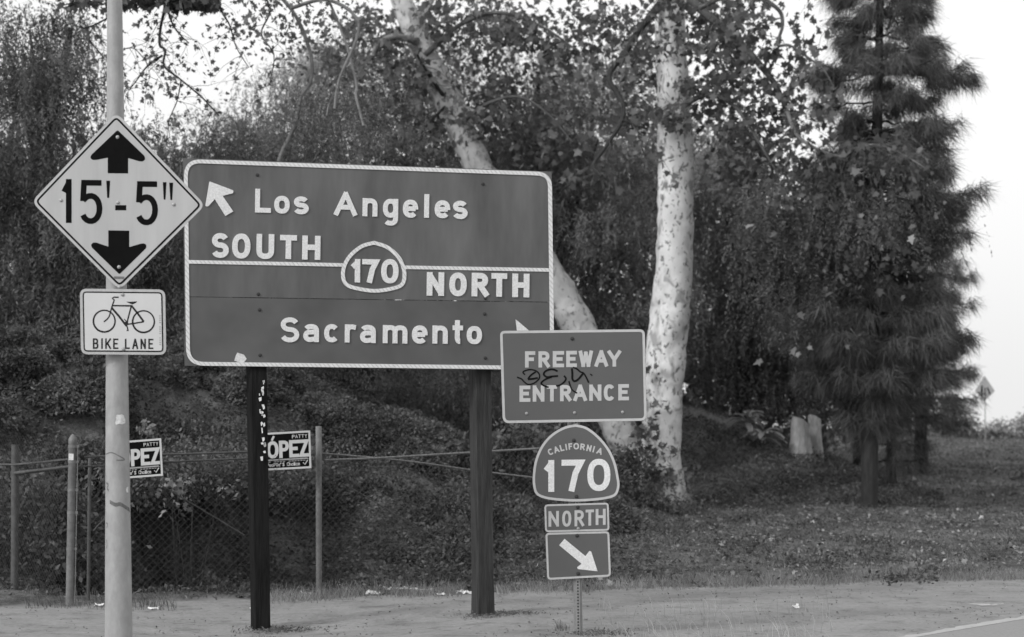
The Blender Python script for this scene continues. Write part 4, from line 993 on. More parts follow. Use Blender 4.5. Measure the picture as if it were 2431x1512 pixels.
V, Fc = weeping([ell(700, 300, YT - .3, .4, .2, .35), ell(800, 200, YT - .3, .5, .2, .4), ell(860, 260, YT - .3, .3, .2, .35)], 260, 16, .6, .2, .06, .016, 14, .9)
stuff_part(from_np('hanging_leaves', V, Fc, M['leaf_pepper'], t8))

# ---- weeping pepper trees forming the backdrop
def pepper(label, base_px, Y, ells, n, trunk_w=40, m='leaf_pepper', L=0.7, leaves=20, extra=None, **kw):
    p = at(base_px, 1000, Y); p.z = gz(p.x, p.y)
    t = thing('pepper_tree', label, 'tree', tuple(p)); top = max(e[2] for e in ells); cx = np.mean([e[0] for e in ells])
    pts = smooth_path([p - Vector((0, 0, .3)), p + Vector((.15, 0, 1.2)), Vector((p.x * .6 + cx * .4, Y, p.z + 2.8)), Vector((cx, Y, max(p.z + 3.4, top)))], 6)
    r0 = trunk_w / 2 / F * Y; tube('trunk', pts, list(np.linspace(r0, r0 * .25, len(pts))), M['bark_dark'], t, 12, .2)
    lst = []
    for e in ells:
        c = Vector(e[:3]); s = pts[len(pts) // 2]; lst.append((smooth_path([s, (s + c) / 2 + Vector((0, .2, .3)), c], 4), list(np.linspace(r0 * .4, r0 * .1, 9))))
    for q in lst: tube('branch', q[0], q[1], M['bark_dark'], t, 6)
    V, Fc = weeping(ells, n, leaves, L, **kw); stuff_part(from_np('crown', V, Fc, M[m], t))
    return t
pepper('dense weeping tree filling the upper left corner behind the metal pole', 60, 30.5,
       [ell(20, 120, 30.5, 1.0, .9, .7), ell(70, 70, 30.6, .8, .6, .45), ell(140, 190, 30.3, .8, .8, .7), ell(-20, 330, 30, 1.3, 1, 1.2), ell(170, 400, 30, 1.3, 1, 1.1), ell(330, 430, 30.4, 1.1, .9, .8), ell(60, 560, 29.7, 1.5, .9, 1.2), ell(280, 620, 29.7, 1.5, .9, 1.2),
        ell(80, 760, 29.5, 1.5, .8, 1.0), ell(330, 780, 29.5, 1.3, .8, .9)], 6800, 50)
pepper('weeping tree cut by the left border behind the side fence', -300, 31, [ell(-330, 300, 31, 1.4, 1, 1.3), ell(-230, 620, 30.6, 1.2, 1, 1.3), ell(-420, 700, 30.6, 1.4, 1, 1.3)], 2200, 40)
pepper('weeping tree behind the left half of the guide sign', 620, 33,
       [ell(500, 350, 33, .9, .9, .4), ell(640, 320, 33, .9, .9, .6), ell(780, 330, 33, .9, .9, .55), ell(560, 500, 33, 1.3, .9, 1.1), ell(760, 560, 33, 1.5, .9, 1.3), ell(900, 480, 33.4, 1.2, .9, 1.3), ell(700, 840, 33, 1.7, .8, .9), ell(960, 850, 33, 1.7, .8, 1.0), ell(450, 700, 33, 1.2, .8, 1.2)], 5600, 40)
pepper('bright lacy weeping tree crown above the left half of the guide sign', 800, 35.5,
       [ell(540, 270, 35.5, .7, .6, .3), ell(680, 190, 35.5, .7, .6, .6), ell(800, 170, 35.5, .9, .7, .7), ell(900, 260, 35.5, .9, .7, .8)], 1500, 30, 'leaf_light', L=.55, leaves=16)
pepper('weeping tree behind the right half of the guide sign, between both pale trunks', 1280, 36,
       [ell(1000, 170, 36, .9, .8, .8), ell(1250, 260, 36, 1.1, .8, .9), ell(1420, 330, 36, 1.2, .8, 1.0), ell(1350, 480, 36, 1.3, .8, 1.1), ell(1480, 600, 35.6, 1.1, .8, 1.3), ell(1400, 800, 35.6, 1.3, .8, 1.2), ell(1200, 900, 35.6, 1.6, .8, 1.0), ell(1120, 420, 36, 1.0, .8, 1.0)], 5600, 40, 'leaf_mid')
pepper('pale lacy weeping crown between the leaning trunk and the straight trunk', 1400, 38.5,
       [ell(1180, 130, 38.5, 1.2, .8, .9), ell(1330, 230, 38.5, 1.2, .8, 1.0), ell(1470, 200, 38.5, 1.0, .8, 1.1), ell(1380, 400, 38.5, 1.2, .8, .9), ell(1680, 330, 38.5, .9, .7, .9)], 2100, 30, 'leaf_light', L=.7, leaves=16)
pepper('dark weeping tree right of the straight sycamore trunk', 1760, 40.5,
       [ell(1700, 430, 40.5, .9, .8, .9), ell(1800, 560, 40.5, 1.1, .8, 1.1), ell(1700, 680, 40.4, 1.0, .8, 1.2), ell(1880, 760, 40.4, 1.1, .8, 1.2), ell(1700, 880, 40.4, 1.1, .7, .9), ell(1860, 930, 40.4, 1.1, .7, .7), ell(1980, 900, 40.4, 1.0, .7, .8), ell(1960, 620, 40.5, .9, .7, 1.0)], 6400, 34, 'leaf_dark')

# shaded thicket of foliage far behind the weeping trees
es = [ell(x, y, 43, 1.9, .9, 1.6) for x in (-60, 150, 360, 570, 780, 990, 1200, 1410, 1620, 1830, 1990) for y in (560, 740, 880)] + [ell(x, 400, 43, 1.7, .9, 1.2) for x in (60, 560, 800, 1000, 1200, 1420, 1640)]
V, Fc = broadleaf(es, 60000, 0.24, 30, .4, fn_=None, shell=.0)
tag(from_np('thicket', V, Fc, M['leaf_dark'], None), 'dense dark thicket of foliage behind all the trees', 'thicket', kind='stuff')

# ---- pines
def pine(px, pyb, Y, prof, z0, z1, label, nw=26, seed=1, tw_px=42, per=7, needles=26, lean_px=0, dens_=1.0):
    r_ = np.random.default_rng(seed); p = at(px, pyb, Y); p.z = gz(p.x, p.y)
    t = thing('pine_tree', label, 'tree', tuple(p))
    top = at(px + lean_px, 0, Y); d = (top - p); d = d / d.z
    pts = [p + d * z for z in np.linspace(-.3, z1 + .6 - p.z, 16)]; rr0 = tw_px / 2 / F * Y
    tube('trunk', pts, list(np.linspace(rr0, rr0 * .3, 16)), M['bark_dark'], t, 14, .18)
    brs = []; NP, ND, NL = [], [], []
    for i in range(nw):
        wf = .70 + .46 * r_.random()
        z = z0 + (z1 - z0) * (i + r_.random() * .6) / nw
        pxy = 1050 - (z - 1.6) * F / Y
        for k in range(per):
            an = 2 * math.pi * (k + r_.random() * .9) / per
            if r_.random() < .18: continue
            Lr = np.interp(pxy, *( (prof[0], prof[1]) if math.cos(an) > 0 else (prof[0], prof[2]) )) * wf * (0.66 + 0.42 * r_.random())
            c = p + d * (z - p.z); h = Vector((math.cos(an), math.sin(an), 0)); path = []
            for q in range(9):
                s = q / 8; path.append(c + h * (Lr * s) + Vector((0, 0, Lr * (0.16 * s - 0.40 * s * s + 0.30 * s ** 4))) + Vector(tuple(r_.normal(size=3) * .02)))
            brs.append((path, list(np.linspace(.026, .006, 9))))
            side = Vector((-h.y, h.x, 0)); nt_ = int(5 + Lr * 9 * dens_)
            for q in range(nt_):
                s = 0.40 + 0.60 * (q + r_.random()) / nt_; a_ = path[min(7, int(s * 8))]; b_ = path[min(8, int(s * 8) + 1)]; c_ = a_ + (b_ - a_) * (s * 8 - int(s * 8))
                sl = (1.05 - s) * 0.40 * Lr * (.3 + r_.random()); sg = 1 if r_.random() < .5 else -1
                e_ = c_ + side * sg * sl + h * sl * .6 + Vector((0, 0, -.10 * sl + r_.normal() * .03))
                if sl > .12: brs.append(([c_, (c_ + e_) / 2 + Vector((0, 0, .02)), e_], [.009, .006, .004]))
                tips = [c_ + (e_ - c_) * f for f in ((.55, 1.0) if sl > .25 else (1.0,))]
                for tp in tips:
                    m_ = int(needles * (.6 + .8 * r_.random()))
                    dirn = unit(np.array(h * .55 + side * sg * .35)[None, :] + r_.normal(size=(m_, 3)) * .55 + np.array([0, 0, -.42]))
                    NP.append(np.repeat(np.array(tp)[None, :], m_, 0) + r_.normal(size=(m_, 3)) * .055); ND.append(dirn); NL.append(.20 + .14 * r_.random(m_))
    stuff_part(tubes('branches', brs, M['bark_dark'], t, 4))
    P, D, L_ = np.concatenate(NP), np.concatenate(ND), np.concatenate(NL); n = len(P)
    S = unit(np.cross(D, r_.normal(size=(n, 3)))) * .0052; mid = P + D * (L_ * .55)[:, None]; tip = P + D * L_[:, None]; tip[:, 2] -= L_ * .30
    V = np.stack([P - S, P + S, tip], 1).reshape(-1, 3)
    stuff_part(from_np('crown', V, np.arange(3 * n).reshape(n, 3), M['leaf_pine'], t)); return t, n
prof = ([-300, -100, 12, 50, 90, 146, 211, 240, 287, 350, 422, 445, 521, 545, 592, 620, 662, 720, 760, 840, 900, 960, 1080, 1200],
        [.9, 1.0, 1.25, .95, 1.1, 1.6, 1.35, 1.1, 1.95, 1.85, 1.35, 1.95, 1.85, 1.45, 1.65, 1.55, 1.8, 1.5, 1.75, 1.55, 1.35, .85, .5, .3],
        [.9, 1.0, 1.1, .8, .8, 1.1, 1.2, 1.1, 1.0, 1.2, 1.4, 1.5, 1.5, 1.5, 1.5, 1.5, 1.5, 1.5, 1.5, 1.4, 1.1, .8, .5, .3])
_, n1 = pine(2062, 1210, 33.0, prof, 1.9, 10.6, 'tall dark pine tree with shaggy drooping needles against the white sky', 26, 11, 42, 10, 38, lean_px=27)
profb = ([-300, 300, 500, 700, 900, 1000, 1100], [.5, .5, 1.0, 1.2, 1.3, .9, .6], [.5, .5, 1.0, 1.2, 1.3, 1.0, .6])
_, n2 = pine(2185, 1090, 41.0, profb, 1.9, 6.5, 'smaller pine behind the tall pine at its lower right side', 17, 5, 34, 7, 20)
_, n3 = pine(2115, 1150, 36.0, ([300, 700, 900, 1000, 1150], [.3, .8, 1.0, .9, .5], [.3, .8, 1.0, .9, .5]), 1.2, 4.6, 'young pine tucked against the base of the tall pine', 12, 6, 26, 6, 18)
_, n4 = pine(2035, 1120, 42.0, ([300, 500, 700, 900, 1000], [.4, .9, 1.3, 1.2, .6], [.4, .9, 1.3, .9, .4]), 3.6, 6.8, 'short dark pine behind the tall pine, above the tree stumps', 14, 8, 24, 7, 18)


# ------------------------------------------------------------------ bank and ground cover
def scatter(n, fx, fy, cond=None):
    x = fx[0] + (fx[1] - fx[0]) * rng.random(n); y = fy[0] + (fy[1] - fy[0]) * rng.random(n)
    if cond is not None:
        k = cond(x, y); x, y = x[k], y[k]
    return x, y
def visible(x, y, m=0.35):
    return (np.abs(x) < y * (1215 / F) + m + 0.9)
# ivy on the bank at left
x, y = scatter(220000, (-8.5, 1.8), (20.6, 33), lambda x, y: visible(x, y, .8) & ((y - edge_y(x)) > 0.35 + 0.25 * wob(x, y, .8)) & (rng.random(len(x)) < np.interp(x, [-8, -1, 1.8], [1, .8, .15])) & (wob(x, y, .5, 3) > -.55) & ~((x > -4.0) & (x < -2.4) & (y - edge_y(x) > .7) & (y - edge_y(x) < 2.2)))
n = len(x); d = y - edge_y(x); th = 0.42 * (0.5 + 0.5 * wob(x, y, .45, 7)) * sstep(0.2, 2.0, d) + .03
P = np.stack([x, y, H(x, y) + th * rng.random(n) ** .5], -1); D = rng.normal(size=(n, 3)) * np.array([1, .7, .45]); D[:, 2] += .1; D[:, 1] -= .4
V, Fc = rhomb(P, D, .03 + .045 * rng.random(n), .018 + .026 * rng.random(n))
DV = [(V, Fc)]
for _ in range(150):
    cx_, cy_ = rng.uniform(-8.2, 1.2), rng.uniform(22.4, 29.5)
    dd_ = cy_ - float(edge_y(cx_))
    if dd_ < 1.6 or (-4.6 < cx_ < -2.0 and dd_ < 4.8) or rng.random() > np.interp(cx_, [-8, -1, 1.2], [1, .8, .3]): continue
    rr_ = rng.uniform(.28, .62); hh_ = rr_ * rng.uniform(.55, .95); m_ = int(2600 * rr_ * rr_ / .2)
    q_ = unit(rng.normal(size=(m_, 3))); q_[:, 2] = np.abs(q_[:, 2]); q_[:, 1] = -np.abs(q_[:, 1]) * np.where(rng.random(m_) < .7, 1, -1)
    k_ = .86 + .16 * rng.random(m_) + .10 * wob(q_[:, 0] * 3, q_[:, 2] * 3, .6, cx_)
    P_ = np.array([cx_, cy_, gz(cx_, cy_) - .05]) + q_ * np.array([rr_, rr_, hh_]) * k_[:, None]
    D_ = q_ * .5 + rng.normal(size=(m_, 3)) * .6; D_[:, 2] -= .35
    DV.append(rhomb(P_, D_, .03 + .05 * rng.random(m_), .016 + .024 * rng.random(m_)))
V, Fc = merge(DV)
tag(from_np('ivy', V, Fc, M['leaf_ivy'], None), 'dark ivy and creeper leaves covering the left bank behind the fence', 'ground cover', kind='stuff')
x, y = scatter(120000, (-2.5, 7.5), (22.2, 39.5), lambda x, y: visible(x, y, .8) & (wob(x, y, .6, 3) > np.where(y > 33, -.75, .30)) & ((y > 33) | (x < 5)) & (rng.random(len(x)) < np.where(y > 33, 1, .5)))
n = len(x); P = np.stack([x, y, H(x, y) + (.03 + .16 * (0.5 + 0.5 * wob(x, y, .3, 7))) * rng.random(n) ** .5], -1); D = rng.normal(size=(n, 3)) * np.array([1, .7, .6]); D[:, 2] += .2; D[:, 1] -= .4
V, Fc = rhomb(P, D, .03 + .05 * rng.random(n), .016 + .026 * rng.random(n))
tag(from_np('weeds', V, Fc, M['leaf_ivy'], None), 'patchy dark weeds on the mound and slope around the pale tree trunks', 'ground cover', kind='stuff')
# grass and dead leaves over the right slope
x, y = scatter(330000, (-6, 16), (20.5, 63), lambda x, y: visible(x, y) & ((y - edge_y(x)) > -0.02 + .22 * wob(x, y, .45, 2)) & (rng.random(len(x)) < 24 / y * 1.0) & ((x > -1.5) | (y - edge_y(x) < 1.6)))
n = len(x); P = np.stack([x, y, H(x, y) - .01], -1); D = rng.normal(size=(n, 3)) * np.array([.6, .5, .2]); D[:, 2] += .75; D[:, 0] -= .2
hh = (.03 + .06 * rng.random(n)) * (1 + .9 * np.clip(wob(x, y, .6, 9), -.5, 1)) + .06 * (rng.random(n) > .97)
hh = hh * (1 + 1.3 * (wob(x, y, .33, 4) > .35)); S = unit(np.cross(unit(D), rng.normal(size=(n, 3)))) * .0045; tip = P + unit(D) * hh[:, None]
V = np.stack([P - S, P + S, tip], 1).reshape(-1, 3)
tag(from_np('grass', V, np.arange(3 * n).reshape(n, 3), M['grass'], None), 'short dry grass and weeds over the slope beyond the dirt shoulder', 'grass', kind='stuff')
x, y = scatter(130000, (-6, 16), (20.0, 62), lambda x, y: visible(x, y) & ((y - edge_y(x)) > -0.10 + .25 * wob(x, y, .45, 2)))
n = len(x); P = np.stack([x, y, H(x, y) + .012 + .03 * rng.random(n)], -1); D = rng.normal(size=(n, 3)) * np.array([1, 1, .25])
V, Fc = rhomb(P, D, .022 + .06 * rng.random(n) ** 2, .016 + .036 * rng.random(n) ** 2, np.array([0, 0, 1.0]) + .5 * rng.normal(size=(n, 3)), .12)
tag(from_np('leaf_litter', V, Fc, M['litter'], None), 'fallen dead leaves scattered over the slope', 'leaf litter', kind='stuff')
x, y = scatter(1500, (-6, 10), (20.0, 40), lambda x, y: visible(x, y) & ((y - edge_y(x)) > -0.15 + .25 * wob(x, y, .45, 2)) & (rng.random(len(x)) < np.interp(x, [-6, 0, 3], [.25, .5, 1])))
n = len(x); P = np.stack([x, y, H(x, y) + .035], -1); D = rng.normal(size=(n, 3)) * np.array([1, 1, .4])
V, Fc = star(P, D, .035 + .055 * rng.random(n)); tag(from_np('pale_leaf_litter', V, Fc, M['litter_pale'], None), 'curled pale fallen sycamore leaves on the slope', 'leaf litter', kind='stuff')
# crumbs and twigs on the dirt shoulder
x, y = scatter(3600, (-5, 7), (14, 24), lambda x, y: visible(x, y) & ((y - edge_y(x)) < .1) & (rng.random(len(x)) < .25 + .75 * sstep(-.5, .6, wob(x, y, .8, 4) + .4 * wob(x, y, .2, 1))))
n = len(x); P = np.stack([x, y, H(x, y) + .004], -1); D = rng.normal(size=(n, 3)) * np.array([1, .7, .12]); D[:, 2] = np.abs(D[:, 2]) + .12
V, Fc = rhomb(P, D, .010 + .026 * rng.random(n), .006 + .012 * rng.random(n), np.array([0, 0, 1.0]) + .8 * rng.normal(size=(n, 3)), .2)
tag(from_np('dirt_debris', V, Fc, M['crumb'], None), 'small dead leaf crumbs and twigs on the dirt shoulder', 'debris', kind='stuff')
for (fx_, fy_, sp_, nn_, lab_) in ((at(622, 1500, 18.2).x, 18.15, .16, 420, 'dark soil crumbs and bark bits round the left wooden post foot, trailing right as painted shadow'), (at(1152, 1465, 18.75).x, 18.7, .17, 420, 'dark soil crumbs and bark bits round the right wooden post foot, trailing right as painted shadow'),
                            (pb_.x, pb_.y, .13, 300, 'dark twigs and crumbs round the foot of the perforated post, trailing right as painted shadow')):
    x = fx_ + rng.normal(size=nn_) * sp_ + np.abs(rng.normal(size=nn_)) * sp_ * 1.2; y = fy_ + rng.normal(size=nn_) * sp_ * .8 - .03; n = nn_  # crumbs trail to the right, standing in for the post's cast shadow
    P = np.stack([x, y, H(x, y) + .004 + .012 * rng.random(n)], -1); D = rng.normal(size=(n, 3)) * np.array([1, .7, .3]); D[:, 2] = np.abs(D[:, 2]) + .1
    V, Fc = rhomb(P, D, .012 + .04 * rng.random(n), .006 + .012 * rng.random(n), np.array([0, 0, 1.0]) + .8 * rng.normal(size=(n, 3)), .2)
    tag(from_np('crumbs_and_shadow', V, Fc, M['leaf_dark'], None), lab_, 'debris', kind='stuff')
# dry grass stalks in the foreground
def stalks(name, px0, px1, py0, py1, n, h0, h1, label, m):
    VV = []; FF = []; o = 0
    for i in range(n):
        q = on_flat(px0 + (px1 - px0) * rng.random(), py0 + (py1 - py0) * rng.random()); z = gz(q.x, q.y); h = h0 + (h1 - h0) * rng.random() ** 1.5
        lx = rng.normal() * .30 - .25; ly = rng.normal() * .3; w = .0022
        pts = [Vector((q.x + lx * h * s * s, q.y + ly * h * s * s, z + h * s * (1 - .15 * s))) for s in (0, .35, .7, 1)]
        for k_, p_ in enumerate(pts): ww = w * (1 - .8 * k_ / 3); VV += [(p_.x - ww, p_.y, p_.z), (p_.x + ww, p_.y, p_.z)]
        for k_ in range(3): FF.append((o + 2 * k_, o + 2 * k_ + 1, o + 2 * k_ + 3, o + 2 * k_ + 2))
        o += 8
    tag(from_np(name, np.array(VV), np.array(FF), m, None), label, 'grass', kind='stuff')
stalks('dry_grass', 1420, 1980, 1440, 1600, 420, .05, .30, 'thin dry grass stalks on the dirt beside the perforated post', M['grass_pale'])
stalks('weed_tuft', 1318, 1352, 1488, 1500, 60, .03, .10, 'small dark weed tuft at the foot of the perforated post', M['leaf_dark'])
stalks('weed_tuft', 60, 420, 1415, 1445, 700, .03, .16, 'low weeds along the fence foot at the left', M['grass'])

stalks('weed_tuft', 594, 652, 1494, 1506, 40, .01, .05, 'small weeds round the foot of the left wooden post', M['grass'])
stalks('weed_tuft', 1100, 1190, 1458, 1468, 45, .01, .05, 'small weeds round the foot of the right wooden post', M['grass'])
for q_, (a0_, a1_, lab_) in enumerate([(640, 1100, 'ragged dry grass fringe along the dirt edge between the wooden posts'), (1180, 1700, 'ragged dry grass fringe on the dirt edge behind the perforated post'), (1700, 2430, 'ragged dry grass fringe where slope meets the dirt at right')]):
    VV = []; FF = []; o_ = 0
    for i in range(int((a1_ - a0_) * 5.5)):
        x_ = (a0_ + (a1_ - a0_) * rng.random() - 1215) / F * 22; y_ = float(edge_y(x_)) + rng.normal() * .22 + .25 * float(wob(x_, 3, .4, 2)); x_ *= y_ / 22; z_ = gz(x_, y_); h_ = .03 + .12 * rng.random() ** 2.2; dx_ = rng.normal() * .4 * h_; w_ = .0035
        VV += [(x_ - w_, y_, z_), (x_ + w_, y_, z_), (x_ + dx_, y_, z_ + h_)]; FF.append((o_, o_ + 1, o_ + 2)); o_ += 3
    tag(from_np('grass_fringe', np.array(VV), np.array(FF), M['grass_edge'], None), lab_, 'grass', kind='stuff')

x, y = scatter(26000, (3.0, 5.2), (36.8, 38.6), lambda x, y: (np.abs(y - 38.0 + .25 * (x - 3.4)) < .5 * rng.random(len(x))) & (x < 4.4 + .4 * rng.random(len(x))))
n = len(x); P = np.stack([x, y, H(x, y)], -1); D = rng.normal(size=(n, 3)) * .4; D[:, 2] += .9; tip = P + unit(D) * (.05 + .16 * rng.random(n))[:, None]; S = np.tile(np.array([[.005, 0, 0]]), (n, 1))
tag(from_np('ridge_grass', np.stack([P - S, P + S, tip], 1).reshape(-1, 3), np.arange(3 * n).reshape(n, 3), M['grass_pale'], None), 'pale dry grass on the mound ridge right of the straight sycamore trunk', 'grass', kind='stuff')

# shrubs behind the fence
def shrub(label, px, py, Y, ells, n, m, size=.09, fn_=None, name='shrub', cat='shrub', per=24, clump=.14, stems=5):
    p = at(px, py, Y); p.z = gz(p.x, p.y); t = thing(name, label, cat, tuple(p)); lst = []
    for e in ells:
        for _ in range(stems):
            c = Vector(e[:3]) + Vector(tuple(rng.normal(size=3) * .3 * np.array(e[3:6]))); lst.append((smooth_path([p - Vector((0, 0, .05)), (p + c) / 2 + Vector(tuple(rng.normal(size=3) * .05)), c], 3), list(np.linspace(.012, .004, 7))))
    stuff_part(tubes('stems', lst, M['bark_dark'], t, 4))
    V, Fc = broadleaf(ells, n, size, per, clump, fn_=fn_); stuff_part(from_np('foliage', V, Fc, m, t)); return t
shrub('overhanging leafy shrub behind the fence, between metal pole and left wooden post', 470, 1300, 25.2, [ell(350, 1135, 22.0, .5, .8, .16), ell(440, 1130, 22.0, .6, .8, .16), ell(540, 1125, 22.1, .5, .8, .16), ell(630, 1120, 22.3, .5, .8, .16), ell(340, 1105, 23.8, .6, 1.0, .2), ell(460, 1100, 23.8, .6, 1.0, .2), ell(580, 1098, 23.9, .6, 1.0, .2), ell(400, 1085, 25.2, .7, .9, .3), ell(540, 1080, 25.3, .8, .9, .3)], 30000, M['leaf_ivy'], .06, stems=1)
shrub('dark shrub behind the fence at the far left edge', 90, 1400, 20.9, [ell(30, 1290, 21.3, .5, .3, .35), ell(110, 1240, 21.6, .5, .4, .45), ell(60, 1180, 21.8, .55, .4, .4), ell(160, 1330, 21.2, .4, .3, .3)], 7000, M['leaf_ivy'], .07)
shrub('leafy vine trailing on the fence under the left campaign sign', 450, 1350, 21.3, [ell(452, 1150, 21.0, .16, .08, .08), ell(405, 1155, 21.0, .12, .08, .10), ell(432, 1200, 21.0, .14, .08, .08), ell(530, 1160, 21.1, .12, .08, .08)], 70, M['leaf_vine'], .06, star, 'vine', 'vine', 10, .06, 2)
shrub('pale leafy spire rising from the bank at the left edge', 95, 1010, 24.5, [ell(85, 930, 24.4, .10, .08, .12), ell(98, 975, 24.4, .08, .08, .12), ell(104, 1030, 24.4, .05, .06, .14)], 110, M['leaf_vine'], .10, None, 'plant', 'plant', 12, .05, 2)
shrub('small pale leafy sprig behind the metal pole above the left campaign sign', 345, 1060, 24.0, [ell(343, 1008, 23.9, .08, .06, .06)], 40, M['leaf_vine'], .08, None, 'plant', 'plant', 12, .04, 2)
shrub('low dark shrub at the foot of the straight sycamore trunk', 1500, 1230, 31.8, [ell(1485, 1120, 32.3, .38, .3, .42), ell(1440, 1180, 31.8, .5, .3, .3), ell(1520, 1190, 31.8, .4, .25, .25), ell(1610, 1215, 31.6, .4, .25, .14)], 7000, M['leaf_ivy'], .065)
shrub('leafy bush behind the right wooden post under the guide sign', 1240, 1150, 27.5, [ell(1230, 1080, 27.5, .7, .4, .45), ell(1080, 1090, 27.5, .7, .4, .35), ell(1310, 1030, 28.5, .6, .4, .5)], 5200, M['leaf_ivy'], .08)
# far-off bushes on the crest
for i, (px, py, w, h, lab) in enumerate([(2238, 985, .55, .62, 'hazy grey bush on the crest right of the pines'), (2285, 1000, .45, .32, 'low bush on the crest left of the distant diamond sign'), (2372, 1016, .35, .16, 'low dark bush on the crest right of the distant sign post'), (2440, 1004, .2, .26, 'small bush at the right border on the crest')]):
    shrub(lab, px, 1030, 60, [ell(px, py, 60, w, .6, h), ell(px + 20, py + 16, 60, w * .8, .5, h * .6), ell(px - 22, py + 8, 60, w * .5, .5, h * .6)], 1000, M['hazed_bush'], .10, None, 'bush', 'bush', 30, .13, 4)

# distant diamond warning sign on a thin post
PX = Plane(2337, 930, 58, R(4)); b = at(2338, 1015, 58.05); b.z = gz(b.x, b.y)
ds = thing('distant_warning_sign', 'small distant diamond warning sign on a thin post on the crest at right', 'sign', tuple(b))
slab('plate', PX, [(2337, 892), (2361, 928), (2337, 952), (2313, 928)], M['diamond'], ds, 0, -.005)
stroke('symbol', PX, [(2330, 942), (2330, 915)], 4, M['black'], ds, .003); stroke('symbol', PX, [(2337.5, 950), (2337.5, 920)], 2, M['black'], ds, .003); stroke('symbol', PX, [(2350, 936), (2343, 920)], 3.5, M['black'], ds, .003)
tube('post', [Vector((b.x, b.y, b.z - .1)), at(2337, 900, 58.05)], [.014, .014], M['post'], ds, 8)
# pine tuft hanging in front of it belongs to a drooping pine branch end
# stump
def stump(label, px, pyb, Y, w, h, jag, seed, lean=0):
    r_ = random.Random(seed); p = at(px, pyb, Y); p.z = gz(p.x, p.y); t = thing('tree_stump', label, 'stump', tuple(p))
    bm = bmesh.new(); n = 22; rows = []
    for i, s in enumerate((-.1, 0, .15, .4, .7, .93, 1.0)):
        ring_ = []
        for k_ in range(n):
            an = 2 * math.pi * k_ / n; rr_ = w / 2 * (1.28 - .33 * min(1, max(0, s) * 1.8)) * (1 + .13 * math.sin(3 * an + seed) + .09 * math.sin(7 * an + 2 + seed))
            top_ = h * (1 + jag * (math.cos(an + 2.4) * .9))
            ring_.append(bm.verts.new((p.x + rr_ * math.cos(an) + lean * s, p.y + rr_ * math.sin(an) * .8, p.z + top_ * s)))
        rows.append(ring_)
    for a_, b_ in zip(rows[:-1], rows[1:]):
        for k_ in range(n): bm.faces.new((a_[k_], a_[(k_ + 1) % n], b_[(k_ + 1) % n], b_[k_]))
    from_bm('trunk', bm, M['stump'], t, True)
    top = [v.co.copy() + t.location for v in []]
    bm = bmesh.new(); vs = []
    for k_ in range(n):
        an = 2 * math.pi * k_ / n; rr_ = w / 2 * .955 * (1 + .13 * math.sin(3 * an + seed) + .09 * math.sin(7 * an + 2 + seed)); vs.append(bm.verts.new((p.x + rr_ * math.cos(an) + lean, p.y + rr_ * math.sin(an) * .8, p.z + h * (1 + jag * math.cos(an + 2.4) * .9) + .002)))
    c = bm.verts.new((p.x + lean, p.y, p.z + h)); [bm.faces.new((c, vs[k_], vs[(k_ + 1) % n])) for k_ in range(n)]
    from_bm('cut_top', bm, M['concrete'], t)
hs = hit(1905, 1082, 25, 60)
YU = min(hs.y, 58)
stump('broad sawn tree stump beside the dark pines, nearer of the two', 1899, 1078, YU, 44 / F * YU, 80 / F * YU, .15, 1, 0)
stump('narrower sawn stump just behind the broad one', 1934, 1060, YU + .4, 30 / F * YU, 86 / F * YU, .12, 4, 0)
hb_ = hit(1993, 1048, 25, 60); q = 22 / F * hb_.y
bm = bmesh.new(); bmesh.ops.create_cube(bm, size=1); bmesh.ops.scale(bm, vec=(q, q * .7, q * .75), verts=bm.verts); bmesh.ops.bevel(bm, geom=bm.edges[:], offset=.02, segments=2)
bmesh.ops.rotate(bm, matrix=__import__('mathutils').Matrix.Rotation(.25, 3, 'Z'), verts=bm.verts); bmesh.ops.translate(bm, vec=hb_ + Vector((0, 0, q * .35)), verts=bm.verts)
tag(from_bm('utility_box', bm, M['paper_grey']), 'small pale box on the slope right of the stumps', 'box')

# broad-leaved plant near the stumps: every blade a part
def blade_plant(label, px, py, spread, n, seed, L, w):
    r_ = random.Random(seed); g0 = hit(px, py + 34, 25, 60); p = at(px, py + 34, g0.y); p.z = g0.z
    t = thing('leafy_plant', label, 'plant', tuple(p)); tube('stem', [p - Vector((0, 0, .05)), p + Vector((0, 0, spread * .7))], [.02, .012], M['bark_mid'], t, 6)
    for i in range(n):
        an = r_.uniform(0, 6.28); el = r_.uniform(.0, 1.0); st = p + Vector((0, 0, spread * r_.uniform(.35, .75)))
        d = Vector((math.cos(an) * math.cos(el), math.sin(an) * math.cos(el), math.sin(el))); side = d.cross(Vector((0, 0, 1))).normalized(); l = L * r_.uniform(.7, 1.2)
        bm = bmesh.new(); prev = None
        for s, ww in ((0, .15), (.3, .8), (.6, 1), (.85, .6), (1, .05)):
            c = st + d * l * s + Vector((0, 0, -l * .55 * s * s)); a_, b_, c_ = [bm.verts.new(c + side * k_ * w / 2 * ww + Vector((0, 0, .02 * abs(k_)))) for k_ in (-1, 0, 1)]
            if prev: bm.faces.new((prev[0], prev[1], b_, a_)); bm.faces.new((prev[1], prev[2], c_, b_))
            prev = (a_, b_, c_)
        from_bm('leaf', bm, M['leaf_blade'], t)
blade_plant('pale broad-leaved plant left of the stumps, the taller clump', 1772, 1010, .60, 26, 1, .46, .13)
blade_plant('pale broad-leaved plant left of the stumps, the lower right clump', 1812, 1035, .45, 20, 2, .42, .12)

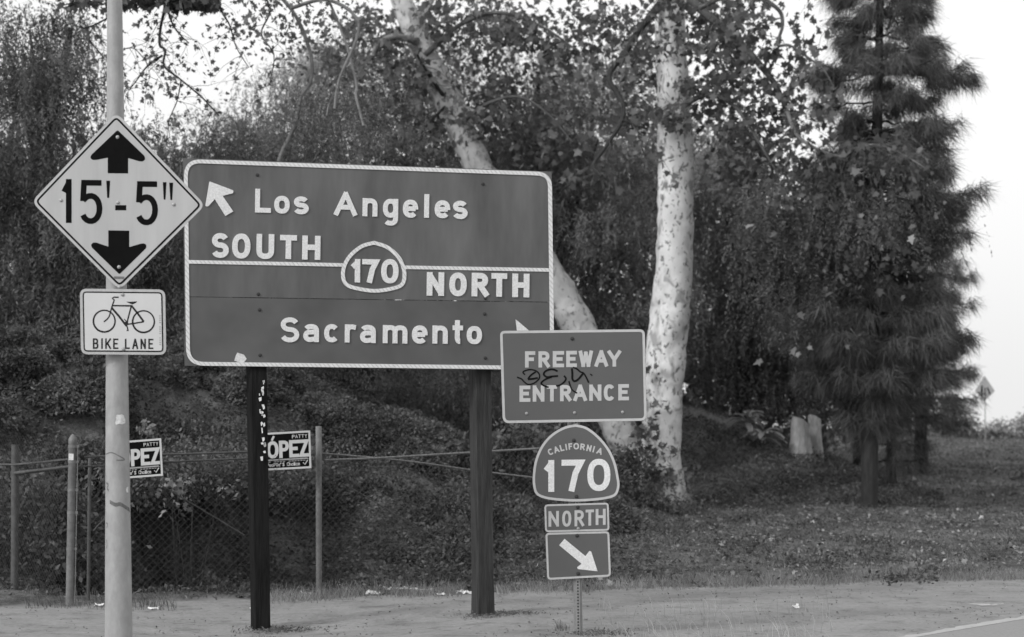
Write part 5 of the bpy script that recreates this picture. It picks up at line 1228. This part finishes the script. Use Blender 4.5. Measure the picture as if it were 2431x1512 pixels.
# ------------------------------------------------------------------ litter along the dirt edge
def crumple(name, pts, w, label, m, seed, group=None, cat='litter', lift=.02):
    r_ = random.Random(seed); P3 = []
    for x_, y_ in pts:
        h_ = hit(x_, y_, 14, 70); P3.append(h_)
    yb = P3[0].y; P3 = [at(x_, y_ - 2, p_.y if abs(p_.y - yb) < 1 else yb) for (x_, y_), p_ in zip(pts, P3)]
    P3 = [Vector((p_.x, yb + r_.uniform(-.05, .05), max(gz(p_.x, yb) + lift, p_.z))) for p_ in P3]
    sm = smooth_path(P3, 3); bm = bmesh.new(); prev = None; k4 = 5
    for i, p_ in enumerate(sm):
        ww = w * (.55 + .6 * r_.random()); row_ = []
        for q in range(k4):
            f = q / (k4 - 1) - .5; row_.append(bm.verts.new(p_ + Vector((r_.uniform(-.012, .012), f * ww * 1.3 + r_.uniform(-.01, .01), abs(f) * -.012 + ww * .35 * (f + .5) + r_.uniform(-.5, .5) * ww * .5))))
        if prev:
            for q in range(k4 - 1): bm.faces.new((prev[q], prev[q + 1], row_[q + 1], row_[q]))
        prev = row_
    o = from_bm(name, bm, m); tag(o, label, cat, group); return o
crumple('paper_scrap', [(868, 1414), (880, 1402), (896, 1412), (905, 1408)], .06, 'crumpled white paper wad at the left end of the long paper strip', M['paper'], 1)
crumple('paper_strip', [(892, 1399), (905, 1406), (922, 1403), (938, 1397), (948, 1407), (958, 1414), (978, 1412), (1000, 1414), (1022, 1416)], .045, 'long twisted white paper strip on the ground between the wooden posts', M['paper'], 2)
crumple('paper_scrap', [(1084, 1410), (1095, 1403), (1108, 1402), (1118, 1408), (1126, 1410)], .065, 'crumpled white paper left of the right wooden post foot', M['paper'], 3)
crumple('paper_scrap', [(1036, 1414), (1048, 1412), (1058, 1415)], .04, 'small white paper scrap right of the long paper strip', M['paper'], 4)
crumple('paper_scrap', [(714, 1412), (724, 1413), (731, 1419)], .045, 'small white paper scrap left of the fence line post', M['paper'], 5)
crumple('paper_scrap', [(750, 1412), (757, 1410), (764, 1416)], .05, 'white paper scrap at the foot of the fence line post', M['paper'], 6)
crumple('cardboard_piece', [(1222, 1389), (1240, 1392), (1256, 1398), (1268, 1402)], .04, 'flat grey cardboard strip right of the right wooden post', M['paper_grey'], 7)
crumple('cardboard_piece', [(1252, 1378), (1262, 1384), (1272, 1391)], .035, 'short grey cardboard scrap behind the flat strip near the arrow plate', M['paper_grey'], 8)
crumple('paper_scrap', [(228, 1440), (236, 1436), (245, 1440)], .05, 'white scrap between the capped fence post and the metal pole', M['paper'], 9)
crumple('paper_scrap', [(352, 1448), (364, 1449), (374, 1450)], .04, 'pale scrap on the dirt right of the metal pole', M['paper'], 10)
crumple('paper_scrap', [(594, 1448), (606, 1449), (622, 1450)], .04, 'flattened pale scrap on dirt near the left wooden post', M['paper'], 11)
crumple('paper_scrap', [(1882, 1445), (1893, 1448), (1903, 1450)], .05, 'lone bright white scrap on the dirt shoulder at right', M['paper'], 12)
crumple('paper_scrap', [(2385, 1397), (2396, 1400), (2404, 1402)], .035, 'tiny pale scrap near the right border of the dirt shoulder', M['paper_grey'], 13)
crumple('dark_debris', [(2392, 1142), (2408, 1136), (2424, 1132), (2436, 1130)], .16, 'dark rag lying on the slope at the right border', M['bark_dark'], 14, lift=.04)
crumple('dead_branch', [(2300, 1438), (2340, 1436), (2385, 1439)], .02, 'thin pale stick lying on the dirt shoulder at right', M['concrete'], 15)
